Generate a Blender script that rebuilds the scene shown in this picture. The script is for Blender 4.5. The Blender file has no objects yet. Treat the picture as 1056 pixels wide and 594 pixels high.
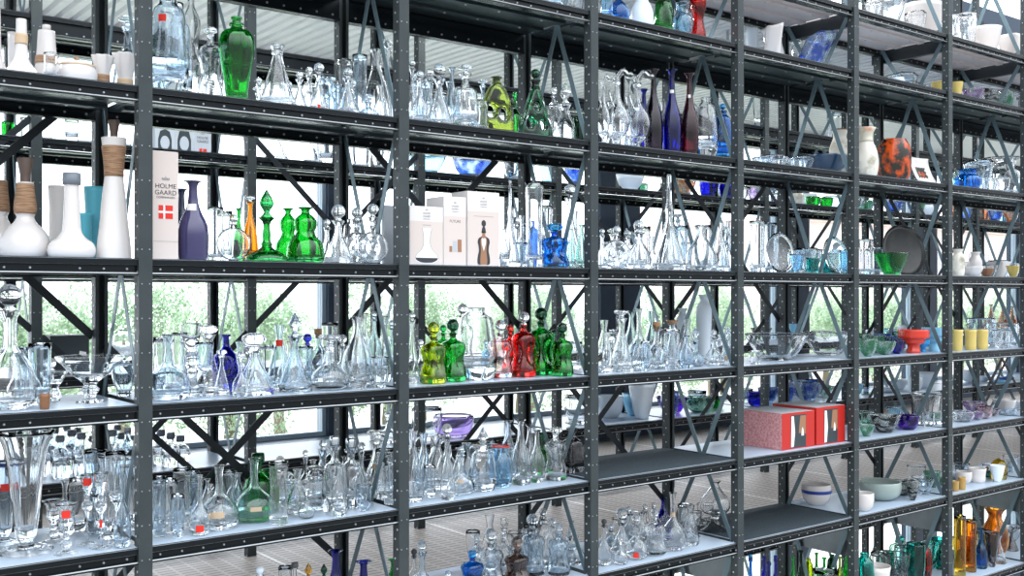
import bpy, bmesh, math, random
from mathutils import Vector, Matrix
random.seed(7)
SC = bpy.context.scene
COL = SC.collection
PI = math.pi

# ------------------------------------------------------------------ view geometry
FP = 1074.2                       # focal length in pixels of the 1056 px wide photograph
TH = math.radians(37.83)          # camera turned towards the far end of the racks
S, Cc = math.sin(TH), math.cos(TH)
XINF = 528 + FP * Cc / S
CX, CY, CZ = -1.1543, -3.470, 1.30
HOR = 304.0

def ray_point(px, Y):
    """X in the world and distance along the view of the point of the vertical plane Y that the photo shows at column px"""
    yr = Y - CY
    dep = FP * yr / (S * (XINF - px))
    return (dep - yr * Cc) / S + CX, dep

def zrow(px_y, dep):
    return CZ - (px_y - HOR) * dep / FP

# ------------------------------------------------------------------ materials
MATS = {}
def mat(name, col, rough=0.5, metal=0.0, trans=0.0, ior=1.45, spec=0.5, coat=0.0):
    if name in MATS: return MATS[name]
    m = bpy.data.materials.new(name); m.use_nodes = True
    b = m.node_tree.nodes['Principled BSDF']
    b.inputs['Base Color'].default_value = (*col, 1)
    b.inputs['Roughness'].default_value = rough
    b.inputs['Metallic'].default_value = metal
    b.inputs['Transmission Weight'].default_value = trans
    b.inputs['IOR'].default_value = ior
    b.inputs['Specular IOR Level'].default_value = spec
    b.inputs['Coat Weight'].default_value = coat
    MATS[name] = m
    return m

def bsdf(m): return m.node_tree.nodes['Principled BSDF']

def noise_color(m, c1, c2, scale=8.0, lo=0.35, hi=0.65, detail=4, stretch=(1, 1, 1), bump=0.0):
    nt = m.node_tree; N = nt.nodes; L = nt.links
    tc = N.new('ShaderNodeTexCoord'); mp = N.new('ShaderNodeMapping'); mp.inputs['Scale'].default_value = stretch
    n = N.new('ShaderNodeTexNoise'); n.inputs['Scale'].default_value = scale; n.inputs['Detail'].default_value = detail
    r = N.new('ShaderNodeValToRGB')
    r.color_ramp.elements[0].position = lo; r.color_ramp.elements[0].color = (*c1, 1)
    r.color_ramp.elements[1].position = hi; r.color_ramp.elements[1].color = (*c2, 1)
    L.new(tc.outputs['Object'], mp.inputs['Vector']); L.new(mp.outputs['Vector'], n.inputs['Vector'])
    L.new(n.outputs['Fac'], r.inputs['Fac']); L.new(r.outputs['Color'], bsdf(m).inputs['Base Color'])
    if bump:
        bp = N.new('ShaderNodeBump'); bp.inputs['Strength'].default_value = bump; bp.inputs['Distance'].default_value = 0.004
        L.new(n.outputs['Fac'], bp.inputs['Height']); L.new(bp.outputs['Normal'], bsdf(m).inputs['Normal'])
    return m

def glass(name, col, rough=0.0, ior=1.47):
    return mat(name, col, rough, 0.0, 1.0, ior)

G = {
 'clear':  glass('clear_glass', (0.975, 0.99, 1.0)),
 'cool':   glass('cool_clear_glass', (0.86, 0.94, 1.0)),
 'aqua':   glass('pale_green_glass', (0.74, 0.93, 0.87)),
 'green':  glass('green_glass', (0.03, 0.55, 0.12)),
 'bright': glass('bright_green_glass', (0.04, 0.50, 0.10)),
 'dark':   glass('dark_green_glass', (0.010, 0.10, 0.04)),
 'olive':  glass('olive_green_glass', (0.50, 0.60, 0.03)),
 'moss':   glass('moss_green_glass', (0.17, 0.23, 0.02)),
 'cobalt': glass('cobalt_blue_glass', (0.03, 0.04, 0.50)),
 'blue':   glass('blue_glass', (0.05, 0.36, 0.78)),
 'sky':    glass('pale_blue_glass', (0.62, 0.85, 1.0)),
 'plum':   glass('plum_glass', (0.12, 0.07, 0.12)),
 'wine':   glass('wine_red_glass', (0.22, 0.05, 0.08)),
 'smoke':  glass('smoke_glass', (0.38, 0.36, 0.37)),
 'brown':  glass('brown_glass', (0.36, 0.26, 0.22)),
 'red':    glass('red_glass', (0.92, 0.05, 0.03)),
 'amber':  glass('amber_glass', (0.88, 0.42, 0.04)),
 'gold':   glass('golden_glass', (0.85, 0.62, 0.10)),
 'violet': glass('violet_glass', (0.22, 0.06, 0.60)),
 'lilac':  glass('lilac_glass', (0.70, 0.58, 0.90)),
 'pink':   glass('pink_glass', (0.95, 0.82, 0.84)),
 'teal':   glass('teal_glass', (0.03, 0.50, 0.46)),
 'white':  mat('white_glaze', (0.66, 0.615, 0.59), 0.18, coat=0.3),
 'milk':   mat('milk_white_glass', (0.72, 0.79, 0.86), 0.22),
 'grey':   mat('grey_green_glaze', (0.30, 0.36, 0.33), 0.15, coat=0.4),
 'tealc':  mat('turquoise_glaze', (0.12, 0.50, 0.62), 0.3),
 'bluec':  mat('blue_glaze', (0.03, 0.28, 0.62), 0.25),
 'navy':   mat('navy_glaze', (0.015, 0.04, 0.08), 0.12, coat=0.5),
 'redc':   mat('red_glaze', (0.58, 0.030, 0.012), 0.2, coat=0.4),
 'cyanc':  mat('light_blue_glaze', (0.25, 0.55, 0.75), 0.3),
 'yell':   mat('yellow_glaze', (0.58, 0.44, 0.13), 0.35),
 'ochre':  mat('ochre_glaze', (0.42, 0.26, 0.08), 0.4),
 'brownc': mat('brown_glaze', (0.20, 0.09, 0.04), 0.4),
 'purp':   mat('purple_blue_glaze', (0.036, 0.030, 0.095), 0.15, coat=0.5),
 'slate':  mat('slate_blue_glaze', (0.025, 0.035, 0.075), 0.2, coat=0.4),
 'rope':   mat('rope', (0.30, 0.17, 0.09), 0.85),
 'twine':  mat('pale_twine', (0.55, 0.40, 0.26), 0.9),
 'wood':   mat('dark_wood', (0.10, 0.065, 0.05), 0.5),
 'cork':   mat('cork', (0.36, 0.22, 0.11), 0.9),
 'cap':    mat('dark_cap', (0.05, 0.05, 0.055), 0.4),
 'capgrey':mat('grey_cap', (0.16, 0.18, 0.21), 0.4),
 'chrome': mat('mirror_metal', (0.62, 0.66, 0.70), 0.12, 1.0),
 'redtag': mat('red_paper', (0.62, 0.022, 0.010), 0.6),
 'tan':    mat('tan_paper', (0.48, 0.36, 0.24), 0.7),
 'paper':  mat('white_paper', (0.80, 0.79, 0.76), 0.7),
 'card':   mat('beige_card', (0.60, 0.515, 0.475), 0.55),
 'cardw':  mat('white_card', (0.68, 0.645, 0.63), 0.5),
 'cardg':  mat('grey_card', (0.42, 0.45, 0.48), 0.6),
 'cardp':  mat('pink_card', (0.70, 0.34, 0.35), 0.6),
 'cardr':  mat('red_card', (0.46, 0.016, 0.010), 0.45),
 'cardd':  mat('dark_card', (0.03, 0.04, 0.045), 0.5),
 'ink':    mat('dark_ink', (0.03, 0.03, 0.035), 0.6),
 'inkg':   mat('grey_ink', (0.28, 0.27, 0.27), 0.6),
 'inkb':   mat('brown_ink', (0.30, 0.15, 0.08), 0.6),
 'inkw':   mat('white_ink', (0.8, 0.8, 0.78), 0.6),
 'iceg':   mat('grey_lid', (0.62, 0.66, 0.72), 0.35),
 'bluep':  mat('blue_paint', (0.03, 0.06, 0.30), 0.3),
}
noise_color(G['cork'], (0.26, 0.14, 0.07), (0.45, 0.29, 0.16), 60)
noise_color(G['rope'], (0.20, 0.10, 0.05), (0.45, 0.28, 0.17), 6, stretch=(4, 4, 90), bump=0.6)
noise_color(G['cardp'], (0.46, 0.16, 0.17), (0.60, 0.32, 0.32), 90, detail=1)
# the spattered studio glass and ceramics of the far bays
G['lava'] = noise_color(mat('lava_glaze', (0, 0, 0), 0.25), (0.02, 0.02, 0.015), (0.58, 0.075, 0.008), 16, 0.46, 0.60)
G['lavatop'] = noise_color(mat('orange_cream_glaze', (0, 0, 0), 0.3), (0.62, 0.58, 0.46), (0.75, 0.14, 0.02), 7, 0.52, 0.60)
G['cream'] = noise_color(mat('cream_glaze', (0, 0, 0), 0.35), (0.30, 0.27, 0.20), (0.68, 0.64, 0.55), 12, 0.32, 0.45)
G['black'] = noise_color(mat('black_stone_glaze', (0, 0, 0), 0.3), (0.004, 0.004, 0.004), (0.022, 0.022, 0.018), 9, 0.45, 0.75, bump=0.4)
G['zebra'] = noise_color(mat('black_white_glass', (0, 0, 0), 0.12), (0.03, 0.03, 0.03), (0.62, 0.66, 0.66), 18, 0.46, 0.52, stretch=(1, 1, 3))
G['leafy'] = noise_color(mat('green_white_glass', (0, 0, 0), 0.1), (0.10, 0.40, 0.22), (0.72, 0.80, 0.78), 14, 0.40, 0.55)
G['bluewh'] = noise_color(mat('blue_white_glass', (0, 0, 0), 0.1), (0.05, 0.16, 0.62), (0.70, 0.82, 0.90), 12, 0.40, 0.56)
G['lilwh'] = noise_color(mat('lilac_white_glass', (0, 0, 0), 0.12), (0.36, 0.22, 0.46), (0.80, 0.80, 0.84), 14, 0.38, 0.55)
G['fire'] = noise_color(mat('fire_orange_glass', (0, 0, 0), 0.08), (0.28, 0.06, 0.01), (0.95, 0.45, 0.05), 10, 0.36, 0.55)
G['greenpat'] = noise_color(mat('green_net_glass', (0, 0, 0), 0.12), (0.06, 0.30, 0.20), (0.75, 0.85, 0.80), 26, 0.45, 0.55)
G['orangewh'] = noise_color(mat('orange_white_glass', (0, 0, 0), 0.12), (0.75, 0.25, 0.06), (0.80, 0.78, 0.74), 14, 0.38, 0.55)

for k_ in ('bluewh', 'leafy', 'greenpat', 'orangewh', 'lilwh', 'zebra', 'fire'):
    bsdf(G[k_]).inputs['Transmission Weight'].default_value = .85; bsdf(G[k_]).inputs['Roughness'].default_value = .03
STEEL_POST = mat('grey_painted_post', (0.088, 0.092, 0.096), 0.42, 0.25, spec=.3)
noise_color(STEEL_POST, (0.032, 0.040, 0.042), (0.048, 0.058, 0.060), 5, 0.3, 0.7)
bsdf(STEEL_POST).inputs['Metallic'].default_value = 0.15
STEEL_BEAM = mat('dark_painted_steel', (0.004, 0.007, 0.009), 0.24, 0.0, spec=.3)
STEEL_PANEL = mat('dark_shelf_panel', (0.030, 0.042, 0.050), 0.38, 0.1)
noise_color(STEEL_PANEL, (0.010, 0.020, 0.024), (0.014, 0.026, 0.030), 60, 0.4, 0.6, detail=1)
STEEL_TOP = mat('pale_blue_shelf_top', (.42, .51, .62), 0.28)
STEEL_BRACE = mat('blue_grey_brace', (0.13, 0.19, 0.215), 0.35, 0.35)
STEEL_DARK = mat('dark_brace', (0.010, 0.014, 0.018), 0.4, 0.2)
ZINC = mat('zinc_bolt_hole_light', (0.42, 0.45, 0.47), 0.28, 0.6)  # bolt heads, and the dots painted for lit post holes
GALV = noise_color(mat('galvanised_beam', (0.3, 0.32, 0.33), 0.32, 0.75), (0.07, 0.085, 0.095), (0.20, 0.22, 0.235), 3, 0.3, 0.7)
PALE = mat('pale_board', (0.62, 0.55, 0.53), 0.6)

# ------------------------------------------------------------------ mesh helpers
def link(o, parent=None):
    COL.objects.link(o)
    if parent is not None: o.parent = parent
    return o

def from_bm(name, bm, material, parent=None, smooth=False, loc=None):
    me = bpy.data.meshes.new(name)
    bm.to_mesh(me); bm.free()
    for m in (material if isinstance(material, (list, tuple)) else [material]): me.materials.append(m)
    if smooth: me.shade_smooth()
    o = bpy.data.objects.new(name, me)
    if loc is not None: o.location = loc
    return link(o, parent)

def box(bm, x0, x1, y0, y1, z0, z1, mi=0):
    v = [bm.verts.new(p) for p in ((x0,y0,z0),(x1,y0,z0),(x1,y1,z0),(x0,y1,z0),(x0,y0,z1),(x1,y0,z1),(x1,y1,z1),(x0,y1,z1))]
    for f in ((0,3,2,1),(4,5,6,7),(0,1,5,4),(1,2,6,5),(2,3,7,6),(3,0,4,7)):
        bm.faces.new([v[i] for i in f]).material_index = mi

def disc(bm, c, axis, r, h, n=6, mi=1):
    """a small bolt head: a prism at c standing out along axis"""
    ax = Vector(axis).normalized()
    u = ax.orthogonal().normalized(); w = ax.cross(u)
    c = Vector(c)
    lo = [bm.verts.new(c + (u*math.cos(2*PI*i/n) + w*math.sin(2*PI*i/n))*r) for i in range(n)]
    hi = [bm.verts.new(p.co + ax*h - (p.co - c)*0.25) for p in lo]
    for i in range(n):
        bm.faces.new((lo[i], lo[(i+1)%n], hi[(i+1)%n], hi[i])).material_index = mi
    bm.faces.new(hi).material_index = mi

def extrude_x(bm, prof, x0, x1, mi=0):
    """a closed outline of (y, z) points pulled along X"""
    a = [bm.verts.new((x0, y, z)) for y, z in prof]; b = [bm.verts.new((x1, y, z)) for y, z in prof]
    n = len(prof)
    for i in range(n):
        bm.faces.new((a[i], a[(i+1)%n], b[(i+1)%n], b[i])).material_index = mi
    bm.faces.new(a[::-1]).material_index = mi; bm.faces.new(b).material_index = mi

def bar(bm, p, q, w, t, face):
    """a flat bar from p to q, w wide in the plane whose normal is face, t thick"""
    p, q = Vector(p), Vector(q); d = (q-p).normalized(); nrm = Vector(face).normalized(); s = d.cross(nrm).normalized()
    vs = []
    for c in (p, q):
        for a, b in ((-1,-1),(1,-1),(1,1),(-1,1)): vs.append(bm.verts.new(c + s*a*w/2 + nrm*b*t/2))
    for f in ((0,1,2,3),(7,6,5,4),(0,4,5,1),(1,5,6,2),(2,6,7,3),(3,7,4,0)): bm.faces.new([vs[i] for i in f])
    bmesh.ops.recalc_face_normals(bm, faces=bm.faces)

def smooth_profile(pts, n=4):
    """Hermite curve through control points (r, z) with chord-length tangents, so that it never swings past them"""
    P = [Vector((p[0], p[1]*2.2)) for p in pts]; m = len(P)
    d = [max((P[i+1]-P[i]).length, 1e-6) for i in range(m-1)]
    T = []
    for i in range(m):
        if i == 0: T.append((P[1]-P[0])/d[0])
        elif i == m-1: T.append((P[-1]-P[-2])/d[-1])
        else: T.append(((P[i]-P[i-1])/d[i-1]*d[i] + (P[i+1]-P[i])/d[i]*d[i-1])/(d[i-1]+d[i]))
    out = []
    for i in range(m-1):
        for k in range(n):
            t = k/n; h = d[i]
            q = P[i]*(2*t**3-3*t*t+1) + T[i]*h*(t**3-2*t*t+t) + P[i+1]*(3*t*t-2*t**3) + T[i+1]*h*(t**3-t*t)
            out.append((max(q.x, 0.0), min(max(q.y/2.2, min(pts[i][1], pts[i+1][1])), max(pts[i][1], pts[i+1][1]))))
    out.append(pts[-1])
    return out

def revolve(bm, rows, seg=24, mod=None, z0=0.0):
    """rows: (radius, z) bottom to top to inside; radius 0 closes in a point. mod(theta, z, r) -> (x, y)"""
    rings = []
    for r, z in rows:
        if r < 1e-6: rings.append([bm.verts.new((0, 0, z+z0))]); continue
        ring = []
        for i in range(seg):
            th = 2*PI*i/seg
            x, y = mod(th, z, r) if mod else (r*math.cos(th), r*math.sin(th))
            ring.append(bm.verts.new((x, y, z+z0)))
        rings.append(ring)
    for a, b in zip(rings, rings[1:]):
        if len(a) == 1 and len(b) == 1: continue
        for i in range(seg):
            j = (i+1) % seg
            if len(a) == 1: bm.faces.new((a[0], b[j], b[i]))
            elif len(b) == 1: bm.faces.new((a[i], a[j], b[0]))
            else: bm.faces.new((a[i], a[j], b[j], b[i]))

def sweep(bm, pts, rads, seg=8):
    pts = [Vector(p) for p in pts]; prev = None; n = len(pts)
    u = None
    rings = []
    for i, p in enumerate(pts):
        d = (pts[min(i+1, n-1)] - pts[max(i-1, 0)]).normalized()
        u = d.orthogonal().normalized() if u is None else (u - d*u.dot(d)).normalized()
        w = d.cross(u); r = rads[i] if isinstance(rads, (list, tuple)) else rads
        rings.append([bm.verts.new(p + (u*math.cos(2*PI*k/seg) + w*math.sin(2*PI*k/seg))*r) for k in range(seg)])
    for a, b in zip(rings, rings[1:]):
        for k in range(seg): bm.faces.new((a[k], a[(k+1)%seg], b[(k+1)%seg], b[k]))
    bm.faces.new(rings[0][::-1]); bm.faces.new(rings[-1])

def ball_rows(r, zc, n=10, squash=1.0):
    return [(r*math.sin(PI*i/n), zc - r*squash*math.cos(PI*i/n)) for i in range(n+1)]

def tag(o, label, cat, group=None, kind=None):
    o['label'] = label; o['category'] = cat
    if group: o['group'] = group
    if kind: o['kind'] = kind
    return o

def structure(o, label=None):
    o['kind'] = 'structure'
    if label: o['label'] = label; 
    return o
SKY, SUN, EXPO, LAMP = 1.5, 3.0, 0.2, 16
# ------------------------------------------------------------------ racks
ZO = CZ                                      # heights below are measured from the eye, then lifted by ZO
ROWS1 = {-1: 1.628, 0: 1.274, 1: 0.691, 2: 0.120, 3: -0.363, 4: -0.834, 5: -1.257, 6: -1.828}
ROWS2 = {-2: 2.16, 0: 1.232, 1: 0.691, 2: 0.120, 3: -0.363, 4: -0.834, 6: -1.828}
K0, K1 = -2, 11
DEPTH = 0.50
Y2 = 1.42

def post_mesh(name, h, flip):
    """open channel upright: face plate, two sides dotted for lit holes, return lips, bolt heads"""
    bm = bmesh.new()
    w, d, t = 0.0225, 0.046, 0.003
    s = -1 if flip else 1
    out = [(-w,0),(w,0),(w,d),(w-.012,d),(w-.012,d-t),(w-t,d-t),(w-t,t),(-w+t,t),(-w+t,d-t),(-w+.012,d-t),(-w+.012,d),(-w,d)]
    out = [(x, y*s) for x, y in out]
    a = [bm.verts.new((x, y, 0)) for x, y in out]; b = [bm.verts.new((x, y, h)) for x, y in out]
    n = len(out)
    for i in range(n): bm.faces.new((a[i], a[(i+1)%n], b[(i+1)%n], b[i]))
    # front groove lines
    z = 0.05
    i = 0
    while z < h:
        if i % 3 == 0:
            for x in (-.0125, .0125): disc(bm, (x, 0, z), (0, -s, 0), 0.0026, 0.002)
        for sd in (-1, 1):
            disc(bm, (sd*w, s*(0.014 if i % 2 else 0.030), z), (sd, 0, 0), 0.0046, 0.0018, 6)  # pale discs stand in for light showing through the side holes
        z += 0.038; i += 1
    bmesh.ops.recalc_face_normals(bm, faces=bm.faces)
    me = bpy.data.meshes.new(name); bm.to_mesh(me); bm.free()
    me.materials.append(STEEL_POST); me.materials.append(ZINC)
    return me

def panel_mesh(pale=False):
    bm = bmesh.new()
    box(bm, .022, .978, .0, DEPTH-.0, -.012, -.002)
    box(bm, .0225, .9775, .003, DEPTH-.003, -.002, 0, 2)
    box(bm, .025, .975, .045, .455, -.020, -.012)
    for y in (.17, .33): box(bm, .03, .97, y-.02, y+.02, -.032, -.020)      # stiffening folds under the sheet
    for x in (.18, .42, .60, .84):
        for y in (.17, .33): disc(bm, (x, y, -.032), (0, 0, -1), .006, .004)
    me = bpy.data.meshes.new('shelf'); bm.to_mesh(me); bm.free()
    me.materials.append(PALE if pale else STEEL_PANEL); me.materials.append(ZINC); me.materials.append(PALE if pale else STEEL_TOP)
    return me

def front_beam_mesh(deep=0.056):
    bm = bmesh.new(); e = deep
    extrude_x(bm, [(-.004,-.003),(-.004,-.021),(.010,-.024),(.010,-e+.012),(-.006,-e+.008),(-.006,-e),(.034,-e),(.034,-.0205),(.0,-.0205),(.0,0),(-.0015,0)][::-1], .0228, .9772)
    for z_, y_, h_ in ((-.0030, -.0048, .0024), (-.0215, -.0046, .0016), (-e+.0065, -.0068, .0052)):      # pale strips paint the highlight lines along the beam lips
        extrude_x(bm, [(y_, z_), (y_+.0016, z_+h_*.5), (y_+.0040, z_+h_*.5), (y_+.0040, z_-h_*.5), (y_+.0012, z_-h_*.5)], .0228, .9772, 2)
    for i in range(13):
        x = .055 + i*.0742
        if i == 9: continue
        disc(bm, (x, .010, -e+.021), (0, -1, 0), .0044, .004)
    bmesh.ops.recalc_face_normals(bm, faces=bm.faces)
    me = bpy.data.meshes.new('front_beam'); bm.to_mesh(me); bm.free()
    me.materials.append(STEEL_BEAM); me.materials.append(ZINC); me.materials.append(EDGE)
    return me

def back_beam_mesh(deep=0.056):
    bm = bmesh.new(); e = deep
    extrude_x(bm, [(.500,-.0005),(.504,-.0005),(.504,-e),(.462,-e),(.462,-e+.008),(.470,-e+.012),(.470,-.0205),(.500,-.0205)], .0228, .9772)
    for i in range(13):
        disc(bm, (.055 + i*.0742, .470, -e+.022), (0, -1, 0), .0052, .004)
    bmesh.ops.recalc_face_normals(bm, faces=bm.faces)
    me = bpy.data.meshes.new('back_beam'); bm.to_mesh(me); bm.free()
    me.materials.append(STEEL_BEAM); me.materials.append(ZINC)
    return me

EDGE = mat('lip_highlight_edge', (.30, .31, .32), .30, .85)  # lip highlight put into a pale metal colour
P_DARK, P_PALE = panel_mesh(), panel_mesh(True)
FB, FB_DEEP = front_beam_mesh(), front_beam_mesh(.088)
BB, BB_DEEP = back_beam_mesh(), back_beam_mesh(.112)

def lattice_mesh(z0, z1):
    bm = bmesh.new()
    lv = [-2.40, -1.845, -1.275, -.852, -.38, .102, .673, 1.256, 1.61, 2.13, 2.70]      # the lacing changes direction at every shelf
    for i in range(len(lv)-1):
        for zm, zp in ([(lv[i], lv[i+1])] if i % 2 else [(lv[i+1], lv[i])]):
            if not (z0 < zm < z1 and z0 < zp < z1): continue
            for yp, ym, off in ((.030, .243, -.004), (.470, .257, .004)):
                bar(bm, (off, ym, zm), (off, yp, zp), .026, .003, (1, 0, 0))
    me = bpy.data.meshes.new('lattice_brace'); bm.to_mesh(me); bm.free(); me.materials.append(STEEL_BRACE)
    return me

def rack(name, label, y, rows, z0, z1, brace_y, lead):
    r = bpy.data.objects.new(name, None); COL.objects.link(r); r.location = (0, y, ZO)
    tag(r, label, 'shelving')
    pf, pb = post_mesh('post', z1-z0, False), post_mesh('post', z1-z0, True)
    lat = lattice_mesh(z0, z1)
    for k in range(K0, K1+1):
        for me, yy in ((pf, -.012), (pb, .516)):
            o = bpy.data.objects.new('post', me); link(o, r); o.location = (k, yy, z0)
        o = bpy.data.objects.new('lattice_brace', lat); link(o, r); o.location = (k, 0, 0)
    for k in range(K0, K1):
        for row, z in rows.items():
            if row == 6 and k < 1 or row < 0 and k < 2: continue
            o = bpy.data.objects.new('shelf', P_PALE if row == -1 else P_DARK); link(o, r); o.location = (k, 0, z)
            f = bpy.data.objects.new('front_beam', FB_DEEP if (lead == 2 and row == 0) else FB); link(f, o)
            b = bpy.data.objects.new('back_beam', BB_DEEP if (lead == 1 and row == 0) else BB); link(b, o)
        c = -.65 if k % 2 == 0 else .31
        for a, b in ((-.465, .465), (.465, -.465)):
            bm = bmesh.new()
            bar(bm, (.02, brace_y + (.004 if a < 0 else 0), c+a), (.98, brace_y + (.004 if a < 0 else 0), c+b), .030, .003, (0, 1, 0))
            o = from_bm('cross_brace', bm, STEEL_DARK, r); o.location = (k, 0, 0)
    return r

rack('shelving_rack', 'near dark grey bolted steel shelving rack crowded with coloured and clear glassware', 0.0, ROWS1, -2.75, 2.75, .508, 1)
rack('shelving_rack', 'rear dark steel shelving rack standing beyond the plank aisle near the windows', Y2, ROWS2, -2.75, 2.75, -.004, 2)

# ------------------------------------------------------------------ decks, ceiling, walls, windows
X0, X1 = -4.0, 14.5
YW = 3.40

def brickish_deck():
    m = mat('deck_planks', (.3, .27, .25), .5)
    nt = m.node_tree; N = nt.nodes; L = nt.links
    tc = N.new('ShaderNodeTexCoord'); mp = N.new('ShaderNodeMapping')
    L.new(tc.outputs['Object'], mp.inputs['Vector'])
    sep = N.new('ShaderNodeSeparateXYZ'); L.new(mp.outputs['Vector'], sep.inputs['Vector'])
    def stripes(out, period, width):
        a = N.new('ShaderNodeMath'); a.operation = 'DIVIDE'; a.inputs[1].default_value = period; L.new(out, a.inputs[0])
        f = N.new('ShaderNodeMath'); f.operation = 'FRACT'; L.new(a.outputs[0], f.inputs[0])
        l = N.new('ShaderNodeMath'); l.operation = 'LESS_THAN'; l.inputs[1].default_value = width; L.new(f.outputs[0], l.inputs[0])
        return l.outputs[0]
    grooves = stripes(sep.outputs['Y'], .042, .30)
    cross = stripes(sep.outputs['X'], .085, .16)
    seam = stripes(sep.outputs['X'], 1.05, .016)
    n = N.new('ShaderNodeTexNoise'); n.inputs['Scale'].default_value = 5; L.new(mp.outputs['Vector'], n.inputs['Vector'])
    base = N.new('ShaderNodeMix'); base.data_type = 'RGBA'; base.inputs['A'].default_value = (.40,.365,.345,1); base.inputs['B'].default_value = (.48,.44,.415,1)
    L.new(n.outputs['Fac'], base.inputs['Factor'])
    m1 = N.new('ShaderNodeMix'); m1.data_type = 'RGBA'; m1.inputs['B'].default_value = (.19,.17,.16,1)
    L.new(grooves, m1.inputs['Factor']); L.new(base.outputs['Result'], m1.inputs['A'])
    m2 = N.new('ShaderNodeMix'); m2.data_type = 'RGBA'; m2.inputs['B'].default_value = (.48,.44,.415,1)
    L.new(cross, m2.inputs['Factor']); L.new(m1.outputs['Result'], m2.inputs['A'])
    m3 = N.new('ShaderNodeMix'); m3.data_type = 'RGBA'; m3.inputs['B'].default_value = (.80,.78,.76,1)
    L.new(seam, m3.inputs['Factor']); L.new(m2.outputs['Result'], m3.inputs['A'])
    L.new(m3.outputs['Result'], bsdf(m).inputs['Base Color'])
    return m
DECK = brickish_deck()

bm = bmesh.new(); box(bm, X0, X1, .525, YW, -.045, 0.0)
o = from_bm('floor', bm, DECK); tag(o, 'grey brown grooved plank aisle deck behind the near rack', 'floor', kind='structure')
bm = bmesh.new(); box(bm, X0, X1, -6, 30, -3.10, -2.98)
GROUND = noise_color(mat('pale_paving', (.6, .6, .58), .8), (.50, .50, .48), (.66, .66, .64), 1.5)
bm.free()
bm = bmesh.new(); box(bm, X0, X1, -1.5, YW, -2.98, -2.90)
o = from_bm('floor_lower', bm, mat('lower_floor', (.55, .54, .53), .4)); tag(o, 'pale floor of the storey below the plank deck', 'floor', kind='structure')

# corrugated ceiling: a folded sheet with trapezoid ribs along the aisle's depth
bm = bmesh.new()
per = .088; xs = []
x = X0
while x < X1:
    xs += [(x, 0), (x+.050, 0), (x+.055, .034), (x+.083, .034)]; x += per
ZC = 1.70 + ZO
a = [bm.verts.new((px, .50, ZC+z)) for px, z in xs]; b = [bm.verts.new((px, YW+.25, ZC+z)) for px, z in xs]
for i in range(len(xs)-1): bm.faces.new((a[i], a[i+1], b[i+1], b[i]))
CEIL = mat('corrugated_sheet', (.86, .86, .88), .45)
o = from_bm('ceiling', bm, CEIL); tag(o, 'pale corrugated metal ceiling over the aisle', 'ceiling', kind='structure')
bm = bmesh.new(); box(bm, X0, X1, .525, YW+.2, ZC+.055, ZC+.14)
o = from_bm('floor_upper', bm, mat('upper_deck', (.45, .43, .42), .6)); tag(o, 'deck of the storey above lying on the corrugated sheet', 'floor', kind='structure')

# joists that carry the decks
JN = ['first','second','third','fourth','fifth','sixth','seventh','eighth','ninth','tenth','eleventh','twelfth']
def joist(name, x, z0, z1, m, label):
    bm = bmesh.new()
    prof = [(-.002, z0), (.030, z0), (.030, z0+.008), (.006, z0+.008), (.006, z1-.008), (.030, z1-.008), (.030, z1), (-.002, z1)]
    a = [bm.verts.new((px, .045, z)) for px, z in prof]; b = [bm.verts.new((px, .560, z)) for px, z in prof]
    n = len(prof)
    for i in range(n): bm.faces.new((a[i], b[i], b[(i+1)%n], a[(i+1)%n]))
    bm.faces.new(a); bm.faces.new(b[::-1])
    bmesh.ops.recalc_face_normals(bm, faces=bm.faces)
    o = from_bm(name, bm, m); o.location = (x, 0, ZO)
    tag(o, label, 'joist', kind='structure')
for k in range(1, K1+1):
    joist('joist', k+.024, -1.50, -1.348, GALV, 'galvanised channel joist under the plank deck, %s from the near end' % JN[k-1])
for k in range(K0, K1+1):
    if k >= 4: joist('joist', k+.024, 1.535, 1.675, STEEL_DARK, 'dark channel joist under the corrugated ceiling, %s from the near end' % JN[k-4])

# outer wall with its windows
NAVY = mat('navy_wall_paint', (.020, .038, .068), .5)
FRAME = mat('pale_blue_frame', (.36, .46, .55), .35)
DARKF = mat('dark_window_frame', (.03, .045, .06), .4)
bm = bmesh.new()
WZ = [(-3.75, -1.72), (-1.04, 1.54), (2.05, 3.4)]         # glazed bands: lower storey, this storey, upper storey
bands = [(-4.3, -3.75), (-1.72, -1.04), (1.54, 2.05), (3.4, 3.7)]
for z0, z1 in bands: box(bm, X0, X1, YW, YW+.22, z0+ZO, z1+ZO)
PIERS = [-2.85, -.15, 2.53, 5.45, 8.0, 10.55, 13.1]
for x in PIERS:
    w = .25 if x > 3 else .045
    for z0, z1 in WZ: box(bm, x-w, x+w, YW+.02, YW+.20, z0+ZO, z1+ZO)
o = from_bm('wall_back', bm, NAVY); tag(o, 'dark navy outer wall with window bands behind both racks', 'wall', kind='structure')
GLASSW = mat('window_pane', (.97, .985, .99), 0.0, 0, 1.0, 1.05)
wi = 1
edges = [X0] + PIERS + [X1]
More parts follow.
